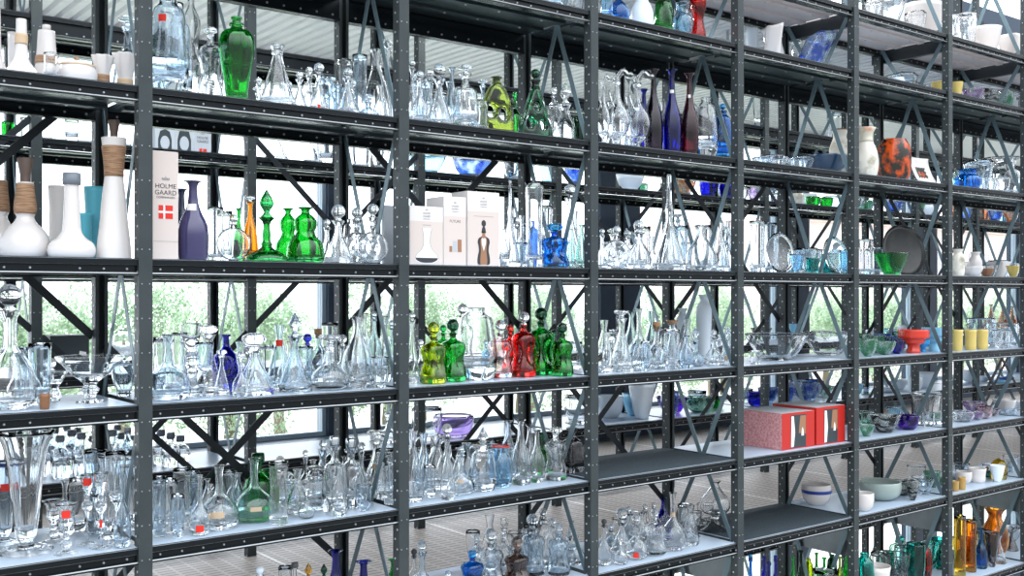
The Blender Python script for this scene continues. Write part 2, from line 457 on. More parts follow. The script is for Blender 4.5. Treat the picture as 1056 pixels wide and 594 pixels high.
for (z0, z1) in WZ:
    for xa, xb in zip(edges, edges[1:]):
        wa = .25 if xa > 3 and xa != X0 else .045; wb = .25 if xb > 3 else .045
        xa2, xb2 = xa+wa, xb-wb
        bm = bmesh.new()
        t = .032
        box(bm, xa2, xa2+t, YW+.06, YW+.12, z0+ZO, z1+ZO); box(bm, xb2-t, xb2, YW+.06, YW+.12, z0+ZO, z1+ZO)
        box(bm, xa2+t, xb2-t, YW+.06, YW+.12, z0+ZO, z0+ZO+t); box(bm, xa2+t, xb2-t, YW+.06, YW+.12, z1+ZO-t, z1+ZO)
        o = from_bm('window_%d' % wi, bm, FRAME); tag(o, 'pale blue framed window of the %s storey, %s from the near end' % (('lower', 'middle', 'upper')[WZ.index((z0, z1))], ('first','second','third','fourth','fifth','sixth','seventh','eighth')[(wi-1) % 8]), 'window', kind='structure')
        bm = bmesh.new(); box(bm, xa2+t, xb2-t, YW+.088, YW+.094, z0+ZO+t, z1+ZO-t)
        from_bm('pane', bm, GLASSW, o)
        wi += 1
bm = bmesh.new(); box(bm, X0, X1, YW-.16, YW+.02, -1.085+ZO, -1.04+ZO)
o = from_bm('trim_sill', bm, mat('sill_paint', (.05, .09, .13), .3)); tag(o, 'blue grey sill running under the windows', 'trim', kind='structure')

# ------------------------------------------------------------------ outside
bm = bmesh.new(); box(bm, -40, 90, YW+.22, 120, -3.2, -2.95)
PAVE = noise_color(mat('pale_paving_outside', (.6, .6, .58), .8), (.60, .60, .58), (.72, .72, .70), .6)
o = from_bm('ground', bm, PAVE); tag(o, 'pale paved ground outside the windows', 'ground', kind='structure')
bm = bmesh.new(); box(bm, -40, 90, 8, 14.5, -2.95, -2.90)
o = from_bm('lawn', bm, noise_color(mat('lawn_green', (.3, .45, .25), .9), (.34, .44, .28), (.52, .60, .45), 2.0)); tag(o, 'washed out green lawn below the windows', 'lawn', kind='structure')

LEAF = [noise_color(mat('leaf_green_a', (.3, .5, .3), .7), (.20, .34, .18), (.44, .56, .38), 1.6), noise_color(mat('leaf_green_b', (.3, .5, .3), .7), (.26, .38, .24), (.52, .60, .47), 1.6)]
BARK = mat('bark', (.20, .16, .12), .9)
def crown_mesh(seed, n=11000):
    rnd = random.Random(seed); bm = bmesh.new()
    blobs = [(rnd.uniform(-.75,.75), rnd.uniform(-.55,.55), rnd.uniform(.15,.95), rnd.uniform(.35,.55)) for _ in range(9)]
    for i in range(n):
        bx, by, bz, br = rnd.choice(blobs)
        d = Vector((rnd.gauss(0,1), rnd.gauss(0,1), rnd.gauss(0,1))).normalized() * br * rnd.uniform(.75, 1.0)
        c = Vector((bx, by, bz)) + d
        u = Vector((rnd.gauss(0,1), rnd.gauss(0,1), rnd.gauss(0,1))).normalized(); v = u.orthogonal().normalized()
        s = rnd.uniform(.018, .036)
        q = [c+u*s, c+v*s*.55, c-u*s, c-v*s*.55]
        f = bm.faces.new([bm.verts.new(p) for p in q]); f.material_index = rnd.randint(0, 1)
    me = bpy.data.meshes.new('crown'); bm.to_mesh(me); bm.free()
    for l in LEAF: me.materials.append(l)
    return me
CROWNS = [crown_mesh(s) for s in (3, 5, 8)]
def trunk_mesh():
    bm = bmesh.new()
    sweep(bm, [(0,0,0),(.03,.02,.5),(-.02,.03,1.0),(.02,0,1.5)], [.11,.09,.07,.04], 8)
    me = bpy.data.meshes.new('trunk'); bm.to_mesh(me); bm.free(); me.materials.append(BARK); return me
TRUNK = trunk_mesh()
tr = random.Random(4)
tree_spots = []
for i in range(10): tree_spots.append((2.2 + i*2.9 + tr.uniform(-.15,.15), 11.6 + tr.uniform(-.5,.5), tr.uniform(.98,1.06), 0, 1.3))
ORD = ['first','second','third','fourth','fifth','sixth','seventh','eighth','ninth','tenth','eleventh','twelfth','thirteenth','fourteenth','fifteenth','sixteenth','seventeenth','eighteenth','nineteenth','twentieth','twenty-first','twenty-second','twenty-third','twenty-fourth','twenty-fifth','twenty-sixth','twenty-seventh','twenty-eighth','twenty-ninth','thirtieth','thirty-first','thirty-second','thirty-third','thirty-fourth','thirty-fifth','thirty-sixth','thirty-seventh','thirty-eighth','thirty-ninth','fortieth','forty-first','forty-second','forty-third','forty-fourth','forty-fifth','forty-sixth','forty-seventh','forty-eighth']
for i, (x, y, s, z, sz) in enumerate(tree_spots):
    t = bpy.data.objects.new('tree', None); COL.objects.link(t); t.location = (x, y, -2.92)
    tag(t, 'pale green leafy tree outside the windows, %s along the row' % ORD[i], 'tree', 'trees outside the windows')
    c = link(bpy.data.objects.new('crown', CROWNS[i % 3]), t); c.scale = (s*1.10, s*1.1, s*1.45); c.location = (0, 0, 2.45); c.rotation_euler.z = 0
    k = link(bpy.data.objects.new('trunk', TRUNK), t); k.scale = (1.3, 1.3, 2.1)

for i in range(9):
    t = bpy.data.objects.new('tree', None); COL.objects.link(t); t.location = (5.0 + i*3.3 + tr.uniform(-.15,.15), 16.5 + tr.uniform(-.5,.5), -2.92)
    tag(t, 'taller pale green tree farther out in the yard, %s along its row' % ORD[i], 'tree', 'farther trees in the yard')
    c = link(bpy.data.objects.new('crown', CROWNS[(i+1) % 3]), t); c.scale = (1.25, 1.1, 1.75); c.location = (0, 0, 2.3)
    k = link(bpy.data.objects.new('trunk', TRUNK), t); k.scale = (1.5, 1.5, 2.2)
for i in range(4):
    o = bpy.data.objects.new('bush', CROWNS[(i+1) % 3]); COL.objects.link(o); o.location = (1.6+i*1.75, 8.3+.2*(i % 2), -2.6); o.scale = (.66, .7, 1.45)
    tag(o, 'low leafy green bush close outside the windows, %s along the row' % ORD[i], 'bush', 'bushes outside the windows')
# pale building across the yard
bl = bpy.data.objects.new('building', None); COL.objects.link(bl); bl.location = (38, 26, -2.95)
tag(bl, 'pale pinkish building with flat roof across the yard', 'building')
bm = bmesh.new(); box(bm, 0, 40, 0, 9, 0, 7.6); from_bm('wall', bm, mat('pale_pink_render', (.80, .70, .67), .8), bl)
bm = bmesh.new(); box(bm, -.3, 40.3, -.3, 9.3, 7.6, 7.85); from_bm('roof', bm, mat('roof_edge', (.55, .40, .36), .7), bl)
wf = mat('building_window', (.45, .42, .46), .2)
for i in range(8):
    for zz in (1.2, 4.8):
        bm = bmesh.new(); box(bm, 2.5+i*4.2, 4.7+i*4.2, -.06, -.01, zz, zz+1.7); from_bm('window', bm, wf, bl)

# tube lamps added to brighten the aisle, no known source there
for i, x in enumerate((-1.5, .5, 2.5, 4.5, 6.5, 8.5)):
    t = bpy.data.objects.new('added_tube_lamp', None); COL.objects.link(t); t.location = (x, .97, 1.575+ZO)
    tag(t, 'added fill-light tube lamp under the ceiling between the racks, %s from the near end' % ORD[i], 'lamp', 'added tube lamps over the aisle')
    bm = bmesh.new(); extrude_x(bm, [(-.05,.04),(-.04,0),(.04,0),(.05,.04),(.03,.055),(-.03,.055)][::-1], -.62, .62); bmesh.ops.recalc_face_normals(bm, faces=bm.faces)
    from_bm('housing', bm, mat('added_lamp_housing', (.7, .7, .7), .4), t)
    bm = bmesh.new()
    for sx in (-.45, .45): box(bm, sx-.006, sx+.006, -.006, .006, .055, .128)
    from_bm('hanger', bm, ZINC, t)
    la = bpy.data.lights.new('tube', 'AREA'); la.shape = 'RECTANGLE'; la.size = 1.15; la.size_y = .07; la.energy = LAMP; la.color = (.95, .98, 1)  # added fill light for the aisle
    lo_ = bpy.data.objects.new('tube', la); link(lo_, t); lo_.location = (0, 0, -.004)
# ------------------------------------------------------------------ glassware and other wares
# outlines: (radius, height) with the widest radius 1 and the height of the body 1
PROF = {
 'round':   [(.62,0),(.90,.05),(1,.20),(.92,.36),(.58,.52),(.30,.62),(.24,.74),(.25,.88),(.36,.96),(.42,1)],
 'bell':    [(1,0),(1,.035),(.86,.18),(.60,.42),(.36,.62),(.24,.76),(.23,.86),(.38,.96),(.48,1)],
 'cone':    [(1,0),(1,.02),(.74,.30),(.48,.58),(.30,.78),(.27,.85),(.32,.88),(.29,.91),(.42,1)],
 'pear':    [(.66,0),(.90,.05),(1,.22),(.88,.42),(.55,.62),(.32,.76),(.26,.86),(.32,.95),(.44,1)],
 'flask':   [(.72,0),(.96,.07),(1,.20),(.86,.34),(.50,.46),(.27,.54),(.21,.64),(.20,.90),(.24,.97),(.32,1)],
 'kluk':    [(.80,0),(.95,.03),(1,.13),(.91,.28),(.77,.43),(.85,.59),(.95,.69),(.86,.78),(.48,.845),(.27,.88),(.25,.97),(.33,1)],
 'gourd':   [(.80,0),(.96,.04),(1,.18),(.88,.36),(.54,.50),(.50,.56),(.60,.66),(.60,.75),(.40,.84),(.22,.90),(.22,.94),(.48,1)],
 'ship':    [(.96,0),(1,.03),(.98,.09),(.74,.20),(.36,.29),(.24,.36),(.28,.40),(.22,.44),(.20,.62),(.20,.90),(.42,1)],
 'bottle':  [(.94,0),(1,.03),(1,.52),(.88,.62),(.50,.72),(.30,.80),(.27,.90),(.27,.955),(.38,.965),(.38,1)],
 'slim':    [(.90,0),(1,.04),(.98,.40),(.72,.58),(.42,.72),(.30,.82),(.28,.93),(.55,1)],
 'jarbody': [(.92,0),(1,.03),(1,.74),(.92,.84),(.62,.90),(.50,.93),(.52,1)],
 'square':  [(.97,0),(1,.02),(1,.60),(.92,.68),(.50,.76),(.30,.82),(.30,.92),(.50,.965),(.56,1)],
 'cyl':     [(.90,0),(.93,.03),(.90,.3),(.92,.75),(1,1)],
 'tumbler': [(.78,0),(.82,.03),(.90,.55),(1,1)],
 'flare':   [(.95,0),(.90,.02),(.30,.05),(.24,.08),(.34,.13),(.42,.25),(.50,.45),(.62,.70),(.80,.90),(1,1)],
 'shoulder':[(.54,0),(.56,.02),(.70,.24),(.92,.52),(1,.66),(.92,.76),(.62,.84),(.32,.875),(.30,.90),(.42,.905),(.40,.92),(.26,.93),(.26,.975),(.32,.98),(.30,1)],
 'sack':    [(.86,0),(.98,.04),(1,.16),(.90,.34),(.64,.56),(.40,.72),(.30,.80),(.34,.86),(.44,.97),(.46,1)],
 'longneck':[(.86,0),(.92,.02),(1,.16),(1,.36),(.86,.48),(.52,.62),(.34,.74),(.30,.82),(.29,.94),(.40,.98),(.66,1)],
 'needle':  [(.95,0),(1,.03),(.88,.12),(.56,.30),(.30,.46),(.20,.56),(.26,.62),(.18,.68),(.14,.80),(.13,1)],
 'candle':  [(1,0),(.95,.02),(.34,.05),(.22,.09),(.46,.16),(.50,.21),(.24,.28),(.30,.33),(.24,.40),(.38,.50),(.58,.62),(.56,.72),(.60,.86),(.92,1)],
 'tallstick':[(1,0),(.92,.015),(.24,.035),(.16,.07),(.14,.40),(.22,.46),(.50,.53),(.52,.57),(.22,.64),(.20,.70),(.44,.80),(.52,.90),(.66,1)],
 'goblet':  [(.80,0),(.76,.012),(.14,.03),(.10,.08),(.10,.36),(.20,.42),(.60,.50),(.84,.64),(.92,.80),(1,1)],
 'thick':   [(.9,0),(.95,.02),(.72,.10),(.50,.22),(.46,.36),(.62,.46),(.60,.54),(.44,.60),(.60,.68),(.72,.80),(.98,.91),(1,.95),(.8,1)],
 'tazza':   [(.42,0),(.42,.03),(.16,.09),(.20,.20),(.28,.28),(.18,.36),(.24,.44),(.34,.50),(.56,.62),(.82,.82),(1,.97),(1,1)],
 'bowl':    [(.40,0),(.46,.03),(.60,.20),(.78,.50),(.92,.82),(1,1)],
 'deep':    [(.55,0),(.62,.04),(.84,.22),(.97,.52),(1,.80),(.97,1)],
 'dish':    [(.34,0),(.40,.06),(.66,.26),(.88,.62),(1,1)],
 'plate':   [(.50,0),(.54,.20),(.78,.42),(1,1)],
 'pedestal':[(.44,0),(.46,.05),(.40,.20),(.40,.34),(.72,.46),(.74,.58),(.98,.66),(1,.80),(1,1)],
 'genie':   [(.82,0),(.96,.04),(1,.10),(.90,.19),(.58,.27),(.40,.36),(.36,.48),(.33,.70),(.31,.84),(.30,1)],
 'bulb':    [(.78,0),(.95,.05),(1,.16),(.94,.27),(.66,.40),(.42,.48),(.34,.54),(.42,.60),(.40,.74),(.34,.88),(.32,1)],
 'tallcone':[(1,0),(1,.02),(.80,.32),(.62,.58),(.52,.70),(.56,.80),(.70,.96),(.72,1)],
 'chimney': [(1,0),(.98,.05),(.70,.18),(.44,.30),(.36,.45),(.32,.75),(.30,1)],
 'milkvase':[(.66,0),(.72,.02),(.86,.30),(.98,.62),(1,.74),(.92,.82),(.58,.89),(.50,.92),(.62,.97),(.80,1)],
 'hour':    [(.80,0),(.86,.02),(.92,.20),(.72,.40),(.62,.52),(.74,.64),(.94,.80),(1,1)],
 'ballvase':[(.60,0),(.84,.10),(1,.32),(.92,.55),(.66,.70),(.60,.78),(.66,.9),(.68,1)],
 'ewer':    [(.50,0),(.46,.03),(.20,.07),(.18,.10),(.48,.16),(.88,.28),(1,.40),(.86,.54),(.52,.66),(.30,.75),(.24,.84),(.22,.93),(.34,1)],
 'upturn':  [(.95,0),(.86,.02),(.44,.12),(.24,.24),(.30,.30),(.78,.38),(1,.50),(.92,.62),(.56,.78),(.32,.88),(.26,.94),(.40,1)],
 'lidjar':  [(.96,0),(1,.04),(1,.74),(.97,.78),(.62,.92),(.13,1)],
 'pot':     [(.80,0),(.90,.04),(1,.35),(.96,.66),(.72,.80),(.62,.86),(.80,1)],
 'wobble':  [(.70,0),(.80,.03),(1,.28),(.86,.55),(.54,.74),(.48,.80),(.60,.92),(.80,1)],
 'ribvase': [(.62,0),(.80,.05),(1,.34),(1,.64),(.90,.86),(.74,.97),(.70,1)],
 'lowvase': [(.52,0),(.72,.06),(1,.36),(.94,.60),(.66,.80),(.72,.92),(.94,1)],
 'flower': [(.58,0),(.60,.03),(.62,.38),(.72,.55),(.90,.82),(1,1)],
 'taper':  [(.97,0),(1,.02),(.88,.40),(.74,.80),(.70,1)],
 'swing':   [(.96,0),(1,.04),(1,.62),(.84,.74),(.42,.82),(.34,.88),(.36,1)],
}
SOLID_STEM = {'candle': .62, 'tallstick': .78, 'goblet': .46, 'flare': .12, 'tazza': .52, 'thick': .72, 'upturn': .30, 'ewer': .14, 'pedestal': .42}

def modfun(kind, R, H, n=8):
    if kind is None: return None
    def f(th, z, r):
        u = z / H
        if kind == 'pinch':                      # the four pressed-in sides of a cluck-cluck bottle
            g = math.exp(-((u-.45)/.21)**2) * .46
            k = 1 - g*(.5+.5*math.cos(4*th+PI/4*0)) + .02
            return r*k*math.cos(th), r*k*math.sin(th)
        if kind == 'square':
            if u > .80: return r*math.cos(th), r*math.sin(th)
            m = max(abs(math.cos(th)), abs(math.sin(th)))
            q = .72 + .28*(1-m)/.2929
            k = min(1/m, 1.22) * .80
            b = min(1, max(0, (.80-u)/.12)); k = b*k + (1-b)
            return r*k*math.cos(th), r*k*math.sin(th)
        if kind == 'flute':
            k = 1 + .045*math.cos(n*th)*(1 if r > .2*R else 0)
        elif kind == 'cut':
            k = 1 + .035*math.cos(n*th)*math.cos(u*15) if .05 < u < .95 and r > .35*R else 1
        elif kind == 'twist':
            k = 1 + .07*math.cos(n*th + u*7)
        elif kind == 'rib':
            k = .94 + .10*abs(math.cos(n*th/2))
        elif kind == 'swirl':
            k = 1 + .05*math.cos(3*th + u*9) + .03*math.cos(5*th - u*14)
        elif kind == 'oval':
            return r*math.cos(th), r*math.sin(th)*(.55 if u < .72 else min(1, .55+(u-.72)*3))
        elif kind == 'ruffle':
            k = 1 + .14*max(0, u-.45)*1.8*math.cos(n*th)
        elif kind == 'leafdish':
            k = 1 + .16*u*math.cos(3*th+.6) + .06*u*math.cos(7*th)
        elif kind == 'squarebowl':
            m = max(abs(math.cos(th)), abs(math.sin(th)))
            k = (1-u) + u*min(1/m, 1.30)*.86
        else: k = 1
        return r*k*math.cos(th), r*k*math.sin(th)
    return f

def radius_at(rows, z):
    for (r0, z0), (r1, z1) in zip(rows, rows[1:]):
        if z0 <= z <= z1: return r0 + (r1-r0)*(z-z0)/max(z1-z0, 1e-9)
    return rows[-1][0]

def vessel(name, material, prof, R, H, mod=None, n=8, wall=.0035, floor=.012, seg=28, parent=None, opaque=False, big=True):
    pts = smooth_profile(PROF[prof], 4 if big else 2)
    out = [(r*R, z*H) for r, z in pts]
    bm = bmesh.new()
    fl = floor
    cup = max(SOLID_STEM.get(prof, 0)*H, 0) + fl*(1 if H > .1 else .5)
    inner = [(max(r-wall, .0012), z) for r, z in out if z >= cup]
    rows = [(0, 0)] + out
    if len(inner) >= 2:
        rows += [(inner[-1][0], inner[-1][1])] + [p for p in inner[::-1][1:]]
        zc = inner[0][1]
        rows += [(inner[0][0]*.6, zc-.1*fl), (0, zc-.15*fl)]
    else: rows += [(0, H)]
    revolve(bm, rows, seg, modfun(mod, R, H, n))
    bmesh.ops.recalc_face_normals(bm, faces=bm.faces)
    o = from_bm(name, bm, material, parent, smooth=True)
    return o, out

def lathe_obj(name, material, rows, parent, seg=18, loc=(0, 0, 0), smooth=True):
    bm = bmesh.new(); revolve(bm, rows, seg); bmesh.ops.recalc_face_normals(bm, faces=bm.faces)
    return from_bm(name, bm, material, parent, smooth=smooth, loc=loc)

# stoppers: each returns its height above the rim for a given width; built at the rim
def stopper_height(kind, rn, R):
    return {'ball': 2.7*rn if rn*1.25 < .4*R else 2.5*rn, 'bigball': 3.2*rn, 'drop': 4.2*rn, 'flat': 1.9*rn, 'mush': 1.9*rn, 'cork': 1.5*rn, 'wood': 3.2*rn, 'tall': 3.0*rn,
            'pagoda': 5.2*rn, 'cap': 1.5*rn, 'mirror': 2.6*rn, 'ringstop': 3.0*rn}[kind]

def stopper(kind, material, rn, z, hs, parent):
    pin = [(0, -.9*rn), (.55*rn, -.9*rn), (.72*rn, 0)]
    if kind in ('ball', 'bigball'):
        b = hs/2 * .86; rows = pin + [(.80*rn, .02*hs), (.45*rn, .12*hs)] + [(b*math.sin(PI*i/12), hs-b-b*math.cos(PI*i/12)) for i in range(2, 13)]
    elif kind == 'drop':
        rows = pin + [(.9*rn, .03*hs), (.45*rn, .14*hs), (.40*rn, .2*hs), (.95*rn, .42*hs), (1.05*rn, .52*hs), (.7*rn, .72*hs), (.25*rn, .90*hs), (0, hs)]
    elif kind == 'flat':
        rows = pin + [(.6*rn, .2*hs), (.5*rn, .45*hs), (1.7*rn, .62*hs), (1.9*rn, .8*hs), (1.5*rn, .98*hs), (0, hs)]
    elif kind == 'mush':
        rows = pin + [(.7*rn, .12*hs), (1.5*rn, .28*hs), (1.8*rn, .5*hs), (1.5*rn, .78*hs), (.8*rn, .95*hs), (0, hs)]
    elif kind == 'cork':
        rows = pin + [(.95*rn, .05*hs), (1.0*rn, .95*hs), (.9*rn, hs), (0, hs)]
    elif kind == 'wood':
        rows = pin + [(.62*rn, .05*hs), (.66*rn, .3*hs), (1.02*rn, .95*hs), (.95*rn, hs), (0, hs)]
    elif kind == 'tall':
        rows = pin + [(.9*rn, .02*hs), (.9*rn, .3*hs), (1.1*rn, .8*hs), (1.0*rn, .97*hs), (0, hs)]
    elif kind == 'pagoda':
        rows = pin + [(1.5*rn, .02*hs), (.6*rn, .1*hs), (1.2*rn, .25*hs), (.5*rn, .34*hs), (1.6*rn, .44*hs), (1.2*rn, .56*hs), (.7*rn, .75*hs), (.2*rn, .95*hs), (0, hs)]
    elif kind == 'cap':
        rows = [(0, -.3*rn), (1.25*rn, -.3*rn), (1.3*rn, .3*hs), (1.2*rn, .95*hs), (0, hs)]
    elif kind == 'mirror':
        rows = pin + [(1.25*rn, .04*hs), (1.25*rn, .92*hs), (1.1*rn, hs), (0, hs)]
    elif kind == 'ringstop':
        b = .40*hs; bm = bmesh.new(); pts = [(b*math.cos(2*PI*i/16), 0, .58*hs + b*math.sin(2*PI*i/16)) for i in range(17)]
        sweep(bm, pts, .12*hs, 8); revolve(bm, [(0,-.8*rn),(.6*rn,-.8*rn),(.72*rn,0),(.6*rn,.1*hs),(.3*rn,.16*hs),(0,.17*hs)], 12)
        bmesh.ops.recalc_face_normals(bm, faces=bm.faces)
        return from_bm('stopper', bm, material, parent, True, (0, 0, z))
    return lathe_obj('stopper', material, rows, parent, 18, (0, 0, z))

def handle(material, pts, rad, parent, name='handle'):
    P = [Vector(p) for p in pts]; fine = []
    Q = [P[0]] + P + [P[-1]]
    for i in range(1, len(Q)-2):
        for k in range(5):
            t = k/5; a, b, c, d = Q[i-1], Q[i], Q[i+1], Q[i+2]
            fine.append(0.5*((2*b)+(c-a)*t+(2*a-5*b+4*c-d)*t*t+(3*b-3*c+d-a)*t**3))
    fine.append(P[-1])
    bm = bmesh.new(); sweep(bm, fine, rad, 8); bmesh.ops.recalc_face_normals(bm, faces=bm.faces)
    return from_bm(name, bm, material, parent, True)

VIEW = None                                  # direction from the thing to the viewer's side, set for each thing

def sticker(parent, material, z, r, w, h, ang, name='price_tag', tilt=0.0):
    """a paper tag bent round the glass"""
    bm = bmesh.new(); n = 5; half = w/(2*max(r, .004))
    half = min(half, 1.1)
    a = []
    for i in range(n):
        t = ang - half + 2*half*i/(n-1)
        for zz in (z-h/2, z+h/2):
            a.append([bm.verts.new(((r+e)*math.cos(t), (r+e)*math.sin(t), zz + tilt*(i-2)*.001)) for e in (.0006, .0012)])
    for i in range(n-1):
        l, u, l2, u2 = a[2*i], a[2*i+1], a[2*i+2], a[2*i+3]
        bm.faces.new((l[1], l2[1], u2[1], u[1])); bm.faces.new((l[0], u[0], u2[0], l2[0]))
        bm.faces.new((u[1], u2[1], u2[0], u[0])); bm.faces.new((l[1], l[0], l2[0], l2[1]))
    bm.faces.new((a[0][0], a[0][1], a[1][1], a[1][0])); bm.faces.new((a[-2][0], a[-1][0], a[-1][1], a[-2][1]))
    bmesh.ops.recalc_face_normals(bm, faces=bm.faces)
    o = from_bm(name, bm, material, parent)
    return o

def band(parent, material, out, z0, z1, name, extra=.0012):
    zs = [z0 + (z1-z0)*i/6 for i in range(7)]
    rows = [(radius_at(out, z)+.0003, z) for z in zs]
    rows = [(radius_at(out, z0), z0)] + [(radius_at(out, z)+extra, z) for z in zs] + [(radius_at(out, z1), z1)]
    bm = bmesh.new(); revolve(bm, rows, 24); bmesh.ops.recalc_face_normals(bm, faces=bm.faces)
    return from_bm(name, bm, material, parent, True)

def flat_print(parent, material, polys, y, name, mi=None):
    """flat printed shapes standing a hair in front of a box face; polys of (x, z)"""
    bm = bmesh.new()
    for p in polys:
        a = [bm.verts.new((x, y-.0007, z)) for x, z in p]
        try: bm.faces.new(a)
        except ValueError: pass
    o = from_bm(name, bm, material, parent)
    return o

def text_on(parent, txt, size, x, z, y, material, name='lettering', sx=1.0):
    c = bpy.data.curves.new(name, 'FONT'); c.body = txt; c.size = size; c.align_x = 'CENTER'; c.align_y = 'CENTER'; c.extrude = .0002
    c.materials.append(material)
    t_ = bpy.data.objects.new('tmp', c); COL.objects.link(t_)
    me = bpy.data.meshes.new_from_object(t_.evaluated_get(bpy.context.evaluated_depsgraph_get())); bpy.data.objects.remove(t_); bpy.data.curves.remove(c)
    o = bpy.data.objects.new(name, me); link(o, parent); o.location = (x, y-.0006, z); o.rotation_euler = (PI/2, 0, 0); o.scale = (sx, 1, 1)
    return o
# ------------------------------------------------------------------ kinds of ware: name, outline, stopper, relief, words
KINDS = {
 'round':  ('decanter','round','ball',None,'round decanter'),
 'roundx': ('carafe','round',None,None,'round carafe'),
 'bell':   ('decanter','bell','ball',None,'bell shaped decanter'),
 'bellx':  ('carafe','bell',None,None,'bell shaped carafe'),
 'cone':   ('carafe','cone',None,'flute','conical carafe'),
 'pear':   ('carafe','pear',None,None,'pear shaped carafe'),
 'pearf':  ('carafe','pear',None,'flute','fluted pear carafe'),
 'flask':  ('flask','flask',None,None,'round flask'),
 'kluk':   ('decanter','kluk','bigball','pinch','pinched decanter'),
 'klukx':  ('bottle','kluk',None,'pinch','pinched bottle'),
 'gourd':  ('decanter','gourd',None,None,'gourd shaped decanter'),
 'ship':   ('decanter','ship','drop',None,'wide based decanter'),
 'bottle': ('bottle','bottle',None,None,'tall bottle'),
 'bstop':  ('bottle','bottle','ball',None,'tall bottle'),
 'slim':   ('bottle','slim',None,None,'slender bottle'),
 'jar':    ('jar','jarbody',None,None,'shouldered jar'),
 'jarst':  ('jar','jarbody','ball',None,'shouldered jar'),
 'square': ('decanter','square','flat','square','square decanter'),
 'cyl':    ('vase','cyl',None,None,'cylinder vase'),
 'cylf':   ('vase','cyl',None,'flute','fluted cylinder vase'),
 'tumbler':('tumbler','tumbler',None,None,'tall tumbler'),
 'flare':  ('vase','flare',None,'flute','flared crystal vase'),
 'shoulder':('vase','shoulder',None,'flute','broad shouldered vase'),
 'sack':   ('carafe','sack',None,None,'flared carafe'),
 'longneck':('bottle','longneck',None,None,'long necked bottle'),
 'needle': ('decanter','needle',None,None,'conical decanter'),
 'candle': ('candlestick','candle',None,None,'short candlestick'),
 'tallstick':('candlestick','tallstick',None,None,'tall knopped candlestick'),
 'goblet': ('goblet','goblet',None,None,'tall stemmed goblet'),
 'thick':  ('candlestick','thick',None,None,'thick candlestick'),
 'tazza':  ('bowl','tazza',None,None,'footed bowl'),
 'bowl':   ('bowl','bowl',None,None,'bowl'),
 'cutbowl':('bowl','bowl',None,'rib','cut crystal bowl'),
 'deep':   ('bowl','deep',None,None,'deep bowl'),
 'dish':   ('dish','dish',None,'leafdish','wavy dish'),
 'plate':  ('plate','plate',None,None,'flat plate'),
 'pedestal':('bowl','pedestal',None,None,'stepped pedestal bowl'),
 'genie':  ('bottle','genie','cap',None,'slender conical bottle'),
 'bulb':   ('bottle','bulb','wood',None,'bulbous bottle'),
 'tallcone':('bottle','tallcone','wood',None,'tall conical bottle'),
 'chimney':('vase','chimney',None,None,'chimney shaped vase'),
 'milkvase':('vase','milkvase',None,None,'tall matt vase'),
 'hour':   ('vase','hour',None,None,'hourglass vase'),
 'ballvase':('vase','ballvase',None,'cut','ball shaped vase'),
 'ewer':   ('ewer','ewer',None,None,'swan necked ewer'),
 'upturn': ('carafe','upturn',None,None,'hourglass carafe on flared foot'),
 'lidjar': ('box','lidjar',None,None,'round lidded box'),
 'pot':    ('pot','pot',None,None,'rounded pot'),
 'wobble': ('vase','wobble',None,None,'wavy vase'),
 'ribvase':('vase','ribvase',None,'rib','ribbed round vase'),
 'lowvase':('vase','lowvase',None,'rib','low ribbed vase'),
 'jug':    ('jug','sack',None,None,'jug with handle'),
 'crystal':('decanter','round','ball','flute','cut crystal decanter'),
 'swing':  ('bottle','swing','cap','square','square bottle'),
 'wavebottle':('bottle','bottle',None,'swirl','twisting bottle'),
 'fluted': ('cup','flower',None,'ruffle','fluted cup'),
 'sqbowl': ('bowl','bowl',None,'squarebowl','square bowl'),
 'pinch2': ('decanter','pear','ball',None,'pear shaped decanter'),
 'jarcut': ('decanter','jarbody','pagoda','flute','fluted decanter'),
 'oval':   ('flask','flask',None,'oval','flat oval flask'),
 'sqvase': ('vase','cyl',None,'square','square vase'),
 'mug':    ('cup','tumbler',None,None,'small cup'),
}
WORD = {'moss':'olive green','clear':'clear','cool':'clear','aqua':'pale green','green':'green','bright':'bright green','dark':'dark green','olive':'olive green','cobalt':'cobalt blue','blue':'blue','sky':'pale blue',
 'plum':'plum','wine':'wine red','smoke':'smoke grey','brown':'brown','red':'red','amber':'amber','gold':'golden','violet':'violet','lilac':'lilac','pink':'pinkish','teal':'teal','white':'white','milk':'milk white',
 'grey':'grey green','tealc':'turquoise','bluec':'blue','navy':'navy','redc':'red','cyanc':'light blue','yell':'yellow','ochre':'ochre','brownc':'brown','purp':'purple','slate':'slate blue','lava':'orange and black',
 'lavatop':'orange rimmed','cream':'cream','black':'black','zebra':'black and white','leafy':'green and white','bluewh':'blue and white','lilwh':'lilac and white','fire':'orange','greenpat':'green netted','orangewh':'orange and white','iceg':'pale grey'}
STOPW = {'ball':'ball stopper','bigball':'large ball stopper','drop':'drop stopper','flat':'flat stopper','mush':'mushroom stopper','cork':'cork','wood':'wooden stopper','tall':'block stopper','pagoda':'tiered stopper','cap':'dark cap','mirror':'mirrored stopper','ringstop':'ring stopper'}
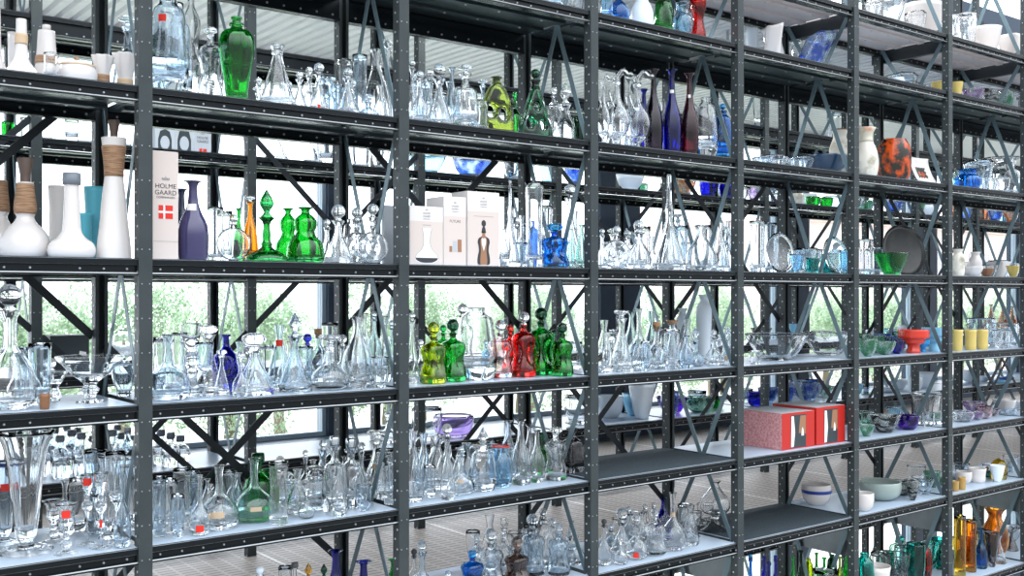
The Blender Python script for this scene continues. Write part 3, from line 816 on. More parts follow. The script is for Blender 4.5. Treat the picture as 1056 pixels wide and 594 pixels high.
CELL = {
 'a1':'white cup shelf','a2':'rope necked bottle shelf','a3':'footed bowl shelf','a4':'candlestick shelf','a5':'lowest nearby shelf',
 'b1':'tall green vase shelf','b2':'purple bottle shelf','b3':'cobalt stopper shelf','b4':'long necked flask shelf','b5':'cobalt bottle shelf',
 'c0':'shelf above the holed bottles','c1':'holed bottle shelf','c2':'product box shelf','c3':'red pinched decanter shelf','c4':'fluted decanter shelf','c5':'brown pinched decanter shelf',
 'd0':'red hourglass vase shelf','d1':'swan necked ewer shelf','d2':'needle necked decanter shelf','d3':'milk white vase shelf','d5':'hourglass carafe shelf',
 'e0':'twisted white vase shelf','e1':'blue platter shelf','e2':'leaning glass disc shelf','e3':'cut bowl pair shelf','e4':'red box shelf','e6':'cobalt flask shelf',
 'f-1':'high shelf of the cut bowl','f0':'shelf of the yellow bowl','f1':'ribbed orange vase shelf','f2':'black disc shelf','f3':'red pedestal bowl shelf','f4':'violet bowl shelf','f5':'grey green bowl shelf','f6':'black basket shelf',
 'g-1':'high shelf at the far end','g0':'lilac glass shelf','g1':'blue round vase shelf','g2':'cream jug shelf','g3':'yellow cup shelf','g4':'pink bowl shelf','g5':'brown cup shelf','g6':'amber vase shelf',
 'r1':'rear rack grey box shelf','r2':'rear rack middle shelf','r3':'rear rack black box shelf','r4':'rear rack lilac bowl shelf','r6':'rear rack lowest shelf','r0':'rear rack top shelf','r-2':'rear rack upper storey shelf',
}
PLACED = {}          # (rack, row) -> footprints already taken: ('c', x, y, r) or ('b', x0, x1, y0, y1)
ITEMS = []
MISSED = []
LOG = []

NEXT = {False: {0: .354, 1: .583, 2: .571, 3: .483, 4: .471, 5: .423, 6: .571, -1: .8}, True: {-2: .8, 0: .9, 1: .541, 2: .571, 3: .483, 4: .471, 6: .48}}
GROW = {'leafdish': 1.22, 'ruffle': 1.12, 'squarebowl': 1.13, 'twist': 1.07, 'swirl': 1.08, 'flute': 1.05, 'cut': 1.05, 'rib': 1.06}
def free(key, x, y, r, gap=.001, h=.3):
    gap = max(gap, .004)
    k = round(x)
    if abs(x-k) < r + .010:                      # standing under or before the lacing of a frame is fine where the bars leave room
        row = key[1]; q = min(1, h/NEXT[key[0]][row])
        if row % 2: ok = y-r > .25-.213*(1-q)+.022 and y+r < .25+.213*(1-q)-.022
        else: ok = y+r < .25-.213*q-.022 or y-r > .25+.213*q+.022
        if not ok: return False
    if y - r < .006 or y + r > .495: return False
    if (y - r < .05 or y + r > .455) and abs(x-k) < r + .026: return False
    for p in PLACED.get(key, ()):
        if p[0] == 'c':
            if (p[1]-x)**2 + (p[2]-y)**2 < (p[3]+r+gap)**2: return False
        else:
            dx = max(p[1]-x, 0, x-p[2]); dy = max(p[3]-y, 0, y-p[4])
            if dx*dx+dy*dy < (r+gap)**2: return False
    return True

def place(cell, px, ytop, w, y0, grow=1.0, clear=False):
    if clear: w *= 1.08
    rear = cell[0] == 'r'; w *= 1.0
    row = int(cell[1:]); base = (ROWS2 if rear else ROWS1)[row]; yo = Y2 if rear else 0.0
    key = (rear, row); hmax = NEXT[rear][row] - .064
    for shrink in (1, .92, .84, .74, .64):
        cands = sorted([.012*i for i in range(1, 42)], key=lambda v: abs(v-y0) + ((.14 if y0 > .2 else .05) if v < y0 else 0))
        for sx in (0, 1.5, -1.5, 3, -3):
            for y in cands:
                x, dep = ray_point(px+sx, y+yo)
                r = w*shrink/2*dep/FP
                h = (HOR-ytop)*dep/FP - base
                if free(key, x, y, r*grow, .001, min(h, hmax)+.01):
                    if h < .012: continue
                    (LOG.append((cell, px, w, shrink, round(y-y0, 2), sx)) if shrink < .99 or abs(sx) > 2 else None); return x, y, r, min(h, hmax), base, yo, key
    return None

def item(cell, px, ytop, w, kind, m, y=.09, stop=0, smat=None, mod=0, n=8, tag=None, bands=None, lip=None, d=None, handles=False, spout=False, rot=None, L=None, name=None, seg=None, tilt=0, prof=None, cat=None):
    nm, pf, st, md, words_ = KINDS[kind]
    if prof: pf = prof
    if stop != 0: st = stop
    if mod != 0: md = mod
    if name: nm = name
    grow = GROW.get(md, 1.0) if not (handles or spout) else 1.30
    pl = place(cell, px, ytop, w, y, grow, m in ('clear', 'cool', 'green', 'bright', 'dark', 'aqua'))
    if pl is None:
        MISSED.append((cell, px, kind)); return None
    x, yy, R, H, base, yo, key = pl
    PLACED.setdefault(key, []).append(('c', x, yy, R*grow))
    R /= GROW.get(md, 1.0) if md in ('flute', 'swirl', 'twist', 'rib', 'cut') else 1
    root = bpy.data.objects.new(nm, None); COL.objects.link(root)
    root.location = (x, yy+yo, base+ZO+.0004)
    big = R > .022 and not cell.startswith('r')
    M = G[m]; opaque = bsdf(M).inputs['Transmission Weight'].default_value < .5
    rn = PROF[pf][-1][0]*R
    if PROF[pf][-1][0] > .38: rn = min(rn, .30*R + .002)
    rn = max(rn, .0045)
    hs = 0
    if st:
        hs = stopper_height(st, rn, R)
        if hs > .42*H: hs = .42*H
    Hb = H - hs
    wall = min(max(.0026, R*.085), .0085) if not opaque else min(.006, R*.12)
    if md == 'cut' or pf == 'flare': wall *= 1.3
    if pf in ('bowl', 'dish'): wall = min(wall, .0042)
    body, out = vessel('body', M, pf, R, Hb, md, n, wall, min(.018, .08*Hb+.003), seg or (32 if big else 20), root, opaque, big)
    va = math.atan2(CY-(yy+yo), CX-x)
    if st: stopper(st, G[smat or m], rn, Hb, hs, root)
    if lip:
        rr = PROF[pf][-1][0]*R
        lathe_obj('rim', G[lip], [(rr*.93, Hb-.002), (rr+.0012, Hb-.004), (rr+.002, Hb+.001), (rr*.97, Hb+.003), (rr*.93, Hb-.002)], root, 24)
    for b in bands or ():
        band(root, G[b[2]], out, b[0]*Hb, b[1]*Hb, b[3] if len(b) > 3 else 'rope_binding', .0022)
    for t in ([tag] if isinstance(tag, tuple) else tag or ()):
        tm, tz, tw, th = t[:4]; da = t[4] if len(t) > 4 else 0
        z = tz*Hb
        sticker(root, G[tm], z, radius_at(out, z)*1.03 + .0015, tw, th, va+da, 'price_tag' if tm == 'redtag' else 'paper_label')
    if handles:
        a = handles if isinstance(handles, float) else 0.0
        r1, r2 = radius_at(out, .82*Hb), radius_at(out, .42*Hb)
        h = handle(M, [(r1*.9, 0, .84*Hb), (r1+.45*R, 0, .90*Hb), (R*1.22, 0, .66*Hb), (r2*1.0, 0, .42*Hb)], max(.003, R*.09), root)
        h.rotation_euler.z = a
    if spout:                                    # the bent swan neck
        r = PROF[pf][-1][0]*R
        s_ = handle(M, [(0, 0, Hb*.93), (.10*R, 0, Hb*1.06), (.55*R, 0, Hb*1.16), (.95*R, 0, Hb*1.10), (1.25*R, 0, Hb*1.13)], [max(.004, .24*R)]*0 or max(.0045, .22*R), root, 'spout')
        h = handle(M, [(-.2*R, 0, Hb*.60), (-.65*R, 0, Hb*.82), (-.45*R, 0, Hb*1.05), (-.05*R, 0, Hb*.97)], max(.003, R*.08), root)
        s_.rotation_euler.z = h.rotation_euler.z = spout if isinstance(spout, float) else -.35
    if rot is not None: root.rotation_euler.z = rot
    elif md == 'pinch': root.rotation_euler.z = va + PI/4
    finish(root, nm, cell, px, m, d or words_, st, smat, L, cat or nm)
    return root

def finish(root, nm, cell, px, m, words_, st, smat, L, cat):
    kids = [c for c in root.children]
    if len(kids) == 1:
        c = kids[0]; loc = root.location.copy(); rz = root.rotation_euler.copy()
        c.parent = None; bpy.data.objects.remove(root); c.name = nm; c.data.name = nm; c.location = loc; c.rotation_euler = rz
        root = c
    root['category'] = cat
    ITEMS.append((root, cell, px, m, words_, st, smat, L, nm))

def an(w): return w

def write_labels():
    cells = {}
    for it in ITEMS: cells.setdefault(it[1], []).append(it)
    for cell, its in cells.items():
        its.sort(key=lambda t: t[0].location.x)
        names = {}
        for t in its: names[t[8]] = names.get(t[8], 0)+1
        for i, (o, c, px, m, words_, st, smat, L, nm) in enumerate(its):
            if L: lab = L
            else:
                col = WORD.get(m, '')
                lab = (col + ' ' + words_).strip()
                if st and len((lab+' '+STOPW[st]).split()) <= 6:
                    sw = STOPW[st]
                    if smat and smat in WORD and WORD[smat] != col: sw = WORD[smat] + ' ' + sw
                    lab += ' with ' + sw
                lab += ', %s from near end of %s' % (ORD[i] if i < len(ORD) else 'late', CELL[cell])
            o['label'] = lab
            if names[nm] > 1: o['group'] = '%s on the %s' % (nm + ('es' if nm.endswith(('s', 'x', 'sh')) else 's'), CELL[cell])

# ------------------------------------------------------------------ wares with shapes of their own
def card_box(cell, px0, px1, ytop, y, depth, m, name='box', rz=0.0, L=None, d='card box', top=None, side=None):
    """a box whose front face shows between columns px0 and px1"""
    rear = cell[0] == 'r'; row = int(cell[1:]); base = (ROWS2 if rear else ROWS1)[row]; yo = Y2 if rear else 0.0
    x0, d0 = ray_point(px0, y+yo); x1, d1 = ray_point(px1, y+yo)
    H = (HOR-ytop)*(d0+d1)/2/FP - base
    root = bpy.data.objects.new(name, None); COL.objects.link(root); root.location = ((x0+x1)/2, y+yo, base+ZO+.0004); w = (x1-x0)/2
    bm = bmesh.new(); box(bm, -w, w, 0, depth, 0, H)
    for f in bm.faces:
        n_ = f.normal if f.normal.length else f.calc_center_median() - Vector((0, depth/2, H/2))
        f.normal_update(); n_ = f.normal
        if n_.z > .9 and top: f.material_index = 1
        elif n_.x < -.9 and side: f.material_index = 2
    bmesh.ops.bevel(bm, geom=bm.edges[:], offset=.0015, segments=1, affect='EDGES')
    from_bm('carton', bm, [G[m], G[top or m], G[side or m]], root)
    bm = bmesh.new(); box(bm, -w+.003, w-.003, -.0008, .0, H*.0+.003, .0045); bm.free()
    PLACED.setdefault((rear, row), []).append(('b', x0-.003, x1+.003, y-.003, y+depth+.003))
    return root, w, H, ((x0+x1)/2)

def crown_logo(root, x, z, s, y=0):
    P = []
    P.append([(x-s, z), (x+s, z), (x+s, z+.22*s), (x-s, z+.22*s)])
    for i in range(5):
        cx = x + (i-2)*.48*s
        P.append([(cx-.24*s, z+.26*s), (cx+.24*s, z+.26*s), (cx+.16*s*(1+.0), z+(.75 if i != 2 else .95)*s), (cx-.16*s, z+(.75 if i != 2 else .95)*s)])
    P.append([(x-.08*s, z+.98*s), (x+.08*s, z+.98*s), (x+.08*s, z+1.3*s), (x-.08*s, z+1.3*s)])
    flat_print(root, G['inkg'], P, y, 'crown_print')

def hollow_disc(name, material, R, T, parent, ridges=True):
    """a flat round flask body standing on edge, its axis along local Y, with a cavity inside"""
    def rows(R, T):
        h = [(0, -.20), (.18, -.22), (.30, -.38), (.40, -.24), (.55, -.48), (.80, -.46), (.94, -.28), (1, 0)] if ridges else [(0, -.5), (.4, -.48), (.75, -.38), (.94, -.2), (1, 0)]
        return [(r*R, z*T) for r, z in h] + [(r*R, -z*T) for r, z in h[::-1][1:]]
    bm = bmesh.new(); revolve(bm, rows(R, T), 28); bmesh.ops.recalc_face_normals(bm, faces=bm.faces)
    k = len(bm.faces)
    b2 = bmesh.new(); revolve(b2, [(r, z) for r, z in rows(R-.004, max(T-.008, T*.4))], 28); bmesh.ops.recalc_face_normals(b2, faces=b2.faces)
    for f in b2.faces: f.normal_flip()
    me = bpy.data.meshes.new('tmp'); b2.to_mesh(me); b2.free(); bm.from_mesh(me); bpy.data.meshes.remove(me)
    bmesh.ops.rotate(bm, verts=bm.verts, cent=(0, 0, 0), matrix=Matrix.Rotation(PI/2, 3, 'X'))
    bmesh.ops.translate(bm, verts=bm.verts, vec=(0, 0, R))
    return from_bm(name, bm, material, parent, True)

def ring_decanter(cell, px, ytop, w, m='clear', y=.12, rz=-.25, d='flat disc decanter', L=None, ridges=True):
    pl = place(cell, px, ytop, w, y)
    if pl is None: MISSED.append((cell, px, 'ring')); return
    x, yy, R, H, base, yo, key = pl
    PLACED.setdefault(key, []).append(('c', x, yy, R))
    root = bpy.data.objects.new('decanter', None); COL.objects.link(root); root.location = (x, yy+yo, base+ZO+.0004); root.rotation_euler.z = rz
    R = min(R, H*.40)
    hollow_disc('body', G[m], R, R*.62, root, ridges)
    hs = min(.22*H, .9*R); nh = H - hs - 2*R
    lathe_obj('neck', G[m], [(.17*R, 2*R-.006), (.20*R, 2*R), (.17*R, 2*R+nh*.5), (.26*R, 2*R+nh*.9), (.30*R, 2*R+nh), (.20*R, 2*R+nh), (.12*R, 2*R+nh*.5), (.12*R, 2*R-.004), (.17*R, 2*R-.006)], root, 20)
    stopper('ball', G[m], .22*R, 2*R+nh, hs, root)
    finish(root, 'decanter', cell, px, m, d, 'ball', None, L, 'decanter')

def holed_bottle(cell, px, ytop, w, m, outline, holes, y=.10, rz=-.2, stop=True, d='holed bottle', L=None):
    pl = place(cell, px, ytop, w, y)
    if pl is None: MISSED.append((cell, px, 'holed')); return
    x, yy, R, H, base, yo, key = pl
    PLACED.setdefault(key, []).append(('c', x, yy, R))
    root = bpy.data.objects.new('bottle', None); COL.objects.link(root); root.location = (x, yy+yo, base+ZO+.0004); root.rotation_euler.z = rz
    hs = .16*H if stop else 0; nk = .13*H; Hb = H-hs-nk
    b = R*.20
    cu = bpy.data.curves.new('tmp', 'CURVE'); cu.dimensions = '2D'; cu.fill_mode = 'BOTH'; cu.extrude = R*.14; cu.bevel_depth = b; cu.bevel_resolution = 3; cu.offset = -b*.9
    def spl(pts):
        s = cu.splines.new('BEZIER'); s.bezier_points.add(len(pts)-1); s.resolution_u = 6
        for bp_, (px_, pz_) in zip(s.bezier_points, pts): bp_.co = (px_, pz_, 0); bp_.handle_left_type = bp_.handle_right_type = 'AUTO'
        s.use_cyclic_u = True
    spl([(a*R, max(c*Hb, 0)) for a, c in outline])
    for hx, hz, hr in holes:
        spl([(hx*R+hr*R*math.cos(-2*PI*i/8), hz*Hb+hr*R*1.15*math.sin(-2*PI*i/8)) for i in range(8)])
    ob = bpy.data.objects.new('tmp', cu); COL.objects.link(ob)
    dg = bpy.context.evaluated_depsgraph_get(); me = bpy.data.meshes.new_from_object(ob.evaluated_get(dg)); bpy.data.objects.remove(ob)
    me.materials.clear(); me.materials.append(G[m])
    me.transform(Matrix.Rotation(PI/2, 4, 'X'))
    zmin = min(v.co.z for v in me.vertices); me.transform(Matrix.Translation((0, 0, -zmin)))
    bm = bmesh.new(); bm.from_mesh(me); bmesh.ops.remove_doubles(bm, verts=bm.verts, dist=1e-5); bmesh.ops.recalc_face_normals(bm, faces=bm.faces); bm.to_mesh(me); bm.free()
    me.shade_smooth()
    bo = bpy.data.objects.new('body', me); link(bo, root)
    zt = max(v.co.z for v in me.vertices) - .004
    lathe_obj('neck', G[m], [(0, zt), (.30*R, zt), (.22*R, zt+.35*nk), (.24*R, zt+.7*nk), (.34*R, zt+.95*nk), (.30*R, zt+nk), (.16*R, zt+nk), (.12*R, zt+.4*nk), (0, zt+.3*nk)], root, 20)
    if stop: stopper('ball', G[m], .24*R, zt+nk, hs, root)
    finish(root, 'bottle', cell, px, m, d, 'ball' if stop else None, None, L, 'bottle')

def leaning_disc(cell, px, ytop, w, m, y=.30, lean=.22, rz=-.3, name='plate', d='round plate leaning back', L=None, oval=1.0):
    rear = cell[0] == 'r'; row = int(cell[1:]); base = (ROWS2 if rear else ROWS1)[row]; yo = Y2 if rear else 0
    x, dep = ray_point(px, y+yo); R = w/2*dep/FP; H = (HOR-ytop)*dep/FP - base
    Rz = H/2/math.cos(lean)
    ex = R*math.cos(rz)+.004; xr = math.ceil(x)-.018
    if x+ex > xr: x = xr-ex
    bm = bmesh.new()
    revolve(bm, [(0, -.004), (.5*R, -.002), (.85*R, .010), (R, .020), (R*1.0, .025), (.84*R, .016), (.5*R, .005), (0, .003)], 36)
    bmesh.ops.recalc_face_normals(bm, faces=bm.faces)
    bmesh.ops.scale(bm, verts=bm.verts, vec=(1, Rz/R, 1))
    bmesh.ops.rotate(bm, verts=bm.verts, cent=(0, 0, 0), matrix=Matrix.Rotation(PI/2-lean, 3, 'X'))
    zmin = min(v.co.z for v in bm.verts); bmesh.ops.translate(bm, verts=bm.verts, vec=(0, 0, -zmin))
    o = from_bm(name, bm, G[m], None, True); o.location = (x, y+yo, base+ZO+.0004); o.rotation_euler.z = rz
    ex = R*math.cos(rz)+.004; ey = R*abs(math.sin(rz))+H*.5*math.sin(lean)+.01; PLACED.setdefault((rear, row), []).append(('b', x-ex, x+ex, y-ey, y+ey))
    o['category'] = name
    ITEMS.append((o, cell, px, m, d, None, None, L, name))
    return o

def fold_vase(cell, px, ytop, w, m, y, lean, taper, name, d, L=None, twist=.5, oval=.45, rz=0):
    """a slab vase with a four sided section that turns as it rises"""
    pl = place(cell, px, ytop, w, y)
    if pl is None: MISSED.append((cell, px, 'fold')); return
    x, yy, R, H, base, yo, key = pl
    PLACED.setdefault(key, []).append(('c', x, yy, R))
    bm = bmesh.new(); rings = []
    def ring(u, k):
        out = []
        for i in range(28):
            th = 2*PI*i/28; m_ = max(abs(math.cos(th)), abs(math.sin(th))); q = R*.80*k*min(1/m_, 1.3)*(taper + (1-taper)*u)
            a, b = q*math.cos(th), q*math.sin(th)*oval; t = twist*u
            out.append((a*math.cos(t)-b*math.sin(t) + lean*H*u - lean*H*.5, a*math.sin(t)+b*math.cos(t), H*u*(1+.10*math.cos(th+.7)*u)/1.08))
        return out
    for u, k in [(0, 1), (.1, 1.03), (.3, 1), (.5, .97), (.7, .98), (.9, 1), (1, 1), (1, .93), (.8, .90), (.5, .87), (.2, .9), (.08, .88)]:
        rings.append([bm.verts.new(p) for p in ring(u, k)])
    for a, b in zip(rings, rings[1:]):
        for i in range(28): bm.faces.new((a[i], a[(i+1)%28], b[(i+1)%28], b[i]))
    bm.faces.new(rings[0][::-1]); bm.faces.new(rings[-1])
    bmesh.ops.recalc_face_normals(bm, faces=bm.faces)
    o = from_bm(name, bm, G[m], None, True); o.location = (x, yy+yo, base+ZO+.0004); o.rotation_euler.z = rz
    o['category'] = name
    ITEMS.append((o, cell, px, m, d, None, None, L, name))
    return o

def wire_basket(cell, px, ytop, w, m, y, L):
    pl = place(cell, px, ytop, w, y)
    if pl is None: return
    x, yy, R, H, base, yo, key = pl
    PLACED.setdefault(key, []).append(('c', x, yy, R))
    bm = bmesh.new()
    for u, k in ((.05, .62), (.5, .85), (1, 1)):
        sweep(bm, [(R*k*math.cos(2*PI*i/24), R*k*math.sin(2*PI*i/24), H*u) for i in range(25)], .004, 6)
    for j in range(10):
        t = 2*PI*j/10
        sweep(bm, [(R*(.62+.38*u)*math.cos(t+s*u), R*(.62+.38*u)*math.sin(t+s*u), .02*H+H*.97*u) for u in [i/6 for i in range(7)] for s in (.6,)], .003, 5)
    sweep(bm, [(R*.6*math.cos(t_), 0, .004) for t_ in (PI, 0)], .004, 6)
    o = from_bm('basket', bm, G[m], None, True); o.location = (x, yy+yo, base+ZO+.004)
    o['category'] = 'basket'; ITEMS.append((o, cell, px, m, 'basket', None, None, L, 'basket'))

def square_plate(cell, px, ytop, w):
    row = int(cell[1:]); base = ROWS1[row]
    y = .05; x, dep = ray_point(px, y); W = w/2*dep/FP; H = (HOR-ytop)*dep/FP - base; lean = .38
    x = min(x, math.ceil(x)-.02-W)
    root = bpy.data.objects.new('dish', None); COL.objects.link(root); root.location = (x, y, base+ZO+.0006)
    def sheet(x0, x1, z0, z1, t, lift, nm, m, jag=0):
        bm = bmesh.new(); n = 10; g = [[], []]
        for s_ in (0, 1):
            for i in range(n+1):
                r_ = []
                for j in range(n+1):
                    a = x0+(x1-x0)*i/n; c = z0+(z1-z0)*j/n
                    q = 1.0 + jag*math.sin(i*2.3)*math.cos(j*1.7)
                    cx_, cz_ = (x0+x1)/2, (z0+z1)/2; a, c = cx_+(a-cx_)*q, cz_+(c-cz_)*q
                    d_ = .030*((a/W)**2 + ((c-H/2)/(H/2))**2)*-.5 + lift
                    r_.append(bm.verts.new((a, d_ + s_*t + (c-0)*math.tan(lean), c)))
                g[s_].append(r_)
        for i in range(n):
            for j in range(n):
                bm.faces.new((g[0][i][j], g[0][i+1][j], g[0][i+1][j+1], g[0][i][j+1])); bm.faces.new((g[1][i][j], g[1][i][j+1], g[1][i+1][j+1], g[1][i+1][j]))
        for i in range(n):
            bm.faces.new((g[0][i][0], g[1][i][0], g[1][i+1][0], g[0][i+1][0])); bm.faces.new((g[0][i][n], g[0][i+1][n], g[1][i+1][n], g[1][i][n]))
            bm.faces.new((g[0][0][i], g[0][0][i+1], g[1][0][i+1], g[1][0][i])); bm.faces.new((g[0][n][i], g[1][n][i], g[1][n][i+1], g[0][n][i+1]))
        bmesh.ops.recalc_face_normals(bm, faces=bm.faces)
        return from_bm(nm, bm, m, root, True)
    sheet(-W, W, 0, H, .007, 0, 'body', G['white'])
    sheet(-W*.45, W*.55, H*.20, H*.62, .001, -.0012, 'painted_motif', G['lava'], .16)
    PLACED.setdefault((False, row), []).append(('b', x-W-.004, x+W+.004, y-.04, y+H*math.tan(lean)+.02))
    root['category'] = 'dish'
    ITEMS.append((root, cell, px, 'white', 'square dish', None, None, 'white square dish with orange motif leaning beside the ribbed vase', 'dish'))
# ------------------------------------------------------------------ what stands on the shelves
I = item
TAGR = lambda z=.45, da=0: ('redtag', z, .026, .024, da)
LBL = lambda z=.35, w=.03, h=.025, da=0, m='tan': (m, z, w, h, da)
CK = ('clear', 'cool')

leaning_disc('e2', 803, 240, 30, 'clear', y=.24, lean=.25, rz=-.5, d='clear round disc', L='large clear glass disc leaning beside tall handled vases')
leaning_disc('e2', 860, 244, 30, 'clear', y=.26, lean=.30, rz=-.3, d='clear round disc', L='clear glass disc leaning behind a small green bowl')
leaning_disc('f2', 945, 233, 50, 'black', y=.22, lean=.22, rz=-.35, d='black round dish', L='large black round dish leaning behind the green bowl')
# --- cartons
r, w, H, x = card_box('b2', 157.5, 184, 156, .06, .085, 'card', L=None)
r['label'] = 'tall beige carton printed with crown, lettering and red cross flag'; r['category'] = 'box'
crown_logo(r, 0.0, H*.73, .012)
text_on(r, 'HOLME', .022, 0, H*.675, 0, G['ink']); text_on(r, 'GAARD', .022, 0, H*.615, 0, G['ink']); text_on(r, 'COPENHAGEN', .0095, 0, H*.572, 0, G['ink'])
fw, fz, fh = .0245, H*.375, .022
flat_print(r, G['redtag'], [[(-fw,fz),(-.008,fz),(-.008,fz+fh*.9),(-fw,fz+fh*.9)],[(-.002,fz),(fw,fz),(fw,fz+fh*.9),(-.002,fz+fh*.9)],[(-fw,fz+fh*1.2),(-.008,fz+fh*1.2),(-.008,fz+fh*2.1),(-fw,fz+fh*2.1)],[(-.002,fz+fh*1.2),(fw,fz+fh*1.2),(fw,fz+fh*2.1),(-.002,fz+fh*2.1)]], 0, 'flag_print')
flat_print(r, G['inkw'], [[(-fw,fz+fh*.9),(fw,fz+fh*.9),(fw,fz+fh*1.2),(-fw,fz+fh*1.2)],[(-.008,fz),(-.002,fz),(-.002,fz+fh*.9),(-.008,fz+fh*.9)],[(-.008,fz+fh*1.2),(-.002,fz+fh*1.2),(-.002,fz+fh*2.1),(-.008,fz+fh*2.1)]], 0, 'flag_cross_print')
flat_print(r, G['inkg'], [[(-w,H*.165),(w,H*.165),(w,H*.168),(-w,H*.168)]], 0, 'fold_line')

def brand(r, w, H, zc, s=1.0):
    crown_logo(r, 0, zc+.024*s, .0055*s); text_on(r, 'HOLME', .0105*s, 0, zc+.012*s, 0, G['inkg']); text_on(r, 'GAARD', .0105*s, 0, zc, 0, G['inkg'])
    text_on(r, 'COPENHAGEN', .005*s, 0, zc-.011*s, 0, G['inkg'])
r, w, H, x = card_box('c2', 422.5, 457, 213, .05, .13, 'cardw')
r['label'] = 'low white carton with printed dark wine carafe picture'; r['category'] = 'box'; r['group'] = 'white cartons'
flat_print(r, G['card'], [[(-w+.002,.004),(w-.002,.004),(w-.002,H*.745),(-w+.002,H*.745)]], 0, 'lower_print')
brand(r, w, H, H*.83)
P = smooth_profile([(.05,0),(.5,.02),(.86,.12),(.80,.22),(.42,.38),(.26,.52),(.24,.72),(.34,1)], 4)
cw, ch = w*.80, H*.60
sil = [(rr*cw, .006+z*ch) for rr, z in P]
flat_print(r, G['inkw'], [[(-a, z) for a, z in sil] + [(a, z) for a, z in sil[::-1]]], -.0003, 'carafe_picture')
low = [(rr*cw*.97, .008+z*ch) for rr, z in P if z < .16]
flat_print(r, G['ink'], [[(-a, z) for a, z in low] + [(a, z) for a, z in low[::-1]]], -.0008, 'wine_picture')
for sgn in (-1, 1):
    ln = [(sgn*rr*cw, .006+z*ch) for rr, z in P if z > .14]
    flat_print(r, G['inkg'], [[(a1, z1), (a1+.0022, z1), (a2+.0022, z2), (a2, z2)] for (a1, z1), (a2, z2) in zip(ln, ln[1:])], -.0008, 'carafe_outline')
flat_print(r, G['inkg'], [[(-w*.25,H*.675),(w*.25,H*.675),(w*.25,H*.685),(-w*.25,H*.685)]], -.0004, 'caption_line')
r, w, H, x = card_box('c2', 457.6, 480.8, 203, .05, .13, 'cardw')
r['label'] = 'middle white carton printed with a row of small glasses'; r['category'] = 'box'; r['group'] = 'white cartons'
flat_print(r, G['card'], [[(-w+.002,.004),(w-.002,.004),(w-.002,H*.715),(-w+.002,H*.715)]], 0, 'lower_print')
brand(r, w, H, H*.82); text_on(r, 'FUTURE', .0155, 0, H*.64, 0, G['ink'])
for i, (bx, bw, bh, mm) in enumerate(((-.022,.007,.024,'inkb'),(-.002,.011,.045,'cardg'),(.022,.010,.052,'inkb'))):
    flat_print(r, G[mm], [[(bx-bw,.055),(bx+bw,.055),(bx+bw,.055+bh),(bx-bw,.055+bh)]], -.0004, 'glass_picture')
r, w, H, x = card_box('c2', 482, 515, 198, .06, .12, 'cardw', top='paper')
r['label'] = 'tallest white carton with printed pinched bottle picture'; r['category'] = 'box'; r['group'] = 'white cartons'
flat_print(r, G['card'], [[(-w+.002,.004),(w-.002,.004),(w-.002,H*.735),(-w+.002,H*.735)]], 0, 'lower_print')
brand(r, w, H, H*.83)
flat_print(r, G['inkg'], [[(-w*.62,H*.665),(w*.62,H*.665),(w*.62,H*.671),(-w*.62,H*.671)]], -.0004, 'caption_line')
P = smooth_profile(PROF['kluk'], 4)
sil = [(rr*w*.40, .006+z*H*.44) for rr, z in P]
flat_print(r, G['inkb'], [[(-a, z) for a, z in sil] + [(a, z) for a, z in sil[::-1]]], -.0004, 'bottle_picture')
flat_print(r, G['cardw'], [[(-.011,H*.30),(0,H*.20),(.011,H*.30),(.012,H*.36),(.005,H*.385),(0,H*.36),(-.005,H*.385),(-.012,H*.36)]], -.0008, 'glare_picture')
flat_print(r, G['ink'], [[(sg*a*.98, z) for a, z in sil if z < H*.40] + [(sg*a*.55, z) for a, z in sil[::-1] if z < H*.40] for sg in (-1, 1)], -.0008, 'bottle_shade_picture')
cz = .006+H*.44
flat_print(r, G['ink'], [[(.012*math.cos(t*PI/8), cz+.036+.014*math.sin(t*PI/8)) for t in range(16)], [(-.012, cz-.004), (.012, cz-.004), (.009, cz+.014), (.004, cz+.024), (-.004, cz+.024), (-.009, cz+.014)]], -.0004, 'stopper_picture')
r, w, H, x = card_box('b2', 396, 408, 212, .33, .02, 'cardg'); r['label'] = 'grey card panel standing behind the flat disc decanters'; r['category'] = 'box'

# red product boxes on the otherwise bare shelf
def red_box(px0, px1, yt, y, depth, rz, label, side):
    r, w, H, x = card_box('e4', px0, px1, yt, y, depth, 'cardr', side=side, top='cardg')
    r['label'] = label; r['category'] = 'box'; r['group'] = 'red product boxes'
    flat_print(r, G['cardd'], [[(-w*.48,.006),(w*.46,.006),(w*.46,H*.93),(-w*.48,H*.93)]], 0, 'picture_panel')
    flat_print(r, G['paper'], [[(-w*.46,.010),(-w*.30,.012),(-w*.22,H*.45),(-w*.30,H*.9),(-w*.44,H*.9)]], -.0004, 'pale_picture')
    flat_print(r, G['inkb'], [[(w*.0,H*.42),(w*.44,H*.38),(w*.44,H*.9),(w*.10,H*.9)]], -.0004, 'brown_picture')
    flat_print(r, G['paper'], [[(w*.16,H*.34),(w*.32,H*.34),(w*.29,H*.50),(w*.24,H*.58),(w*.19,H*.50)]], -.0008, 'white_picture')
    return r
red_box(806.5, 840, 425, .045, .30, 0, 'red and black product box with pinkish end, nearer the fourth post', 'cardp')
red_box(842, 871.5, 419, .045, .30, 0, 'red and black product box, nearer the fifth post', 'cardr')


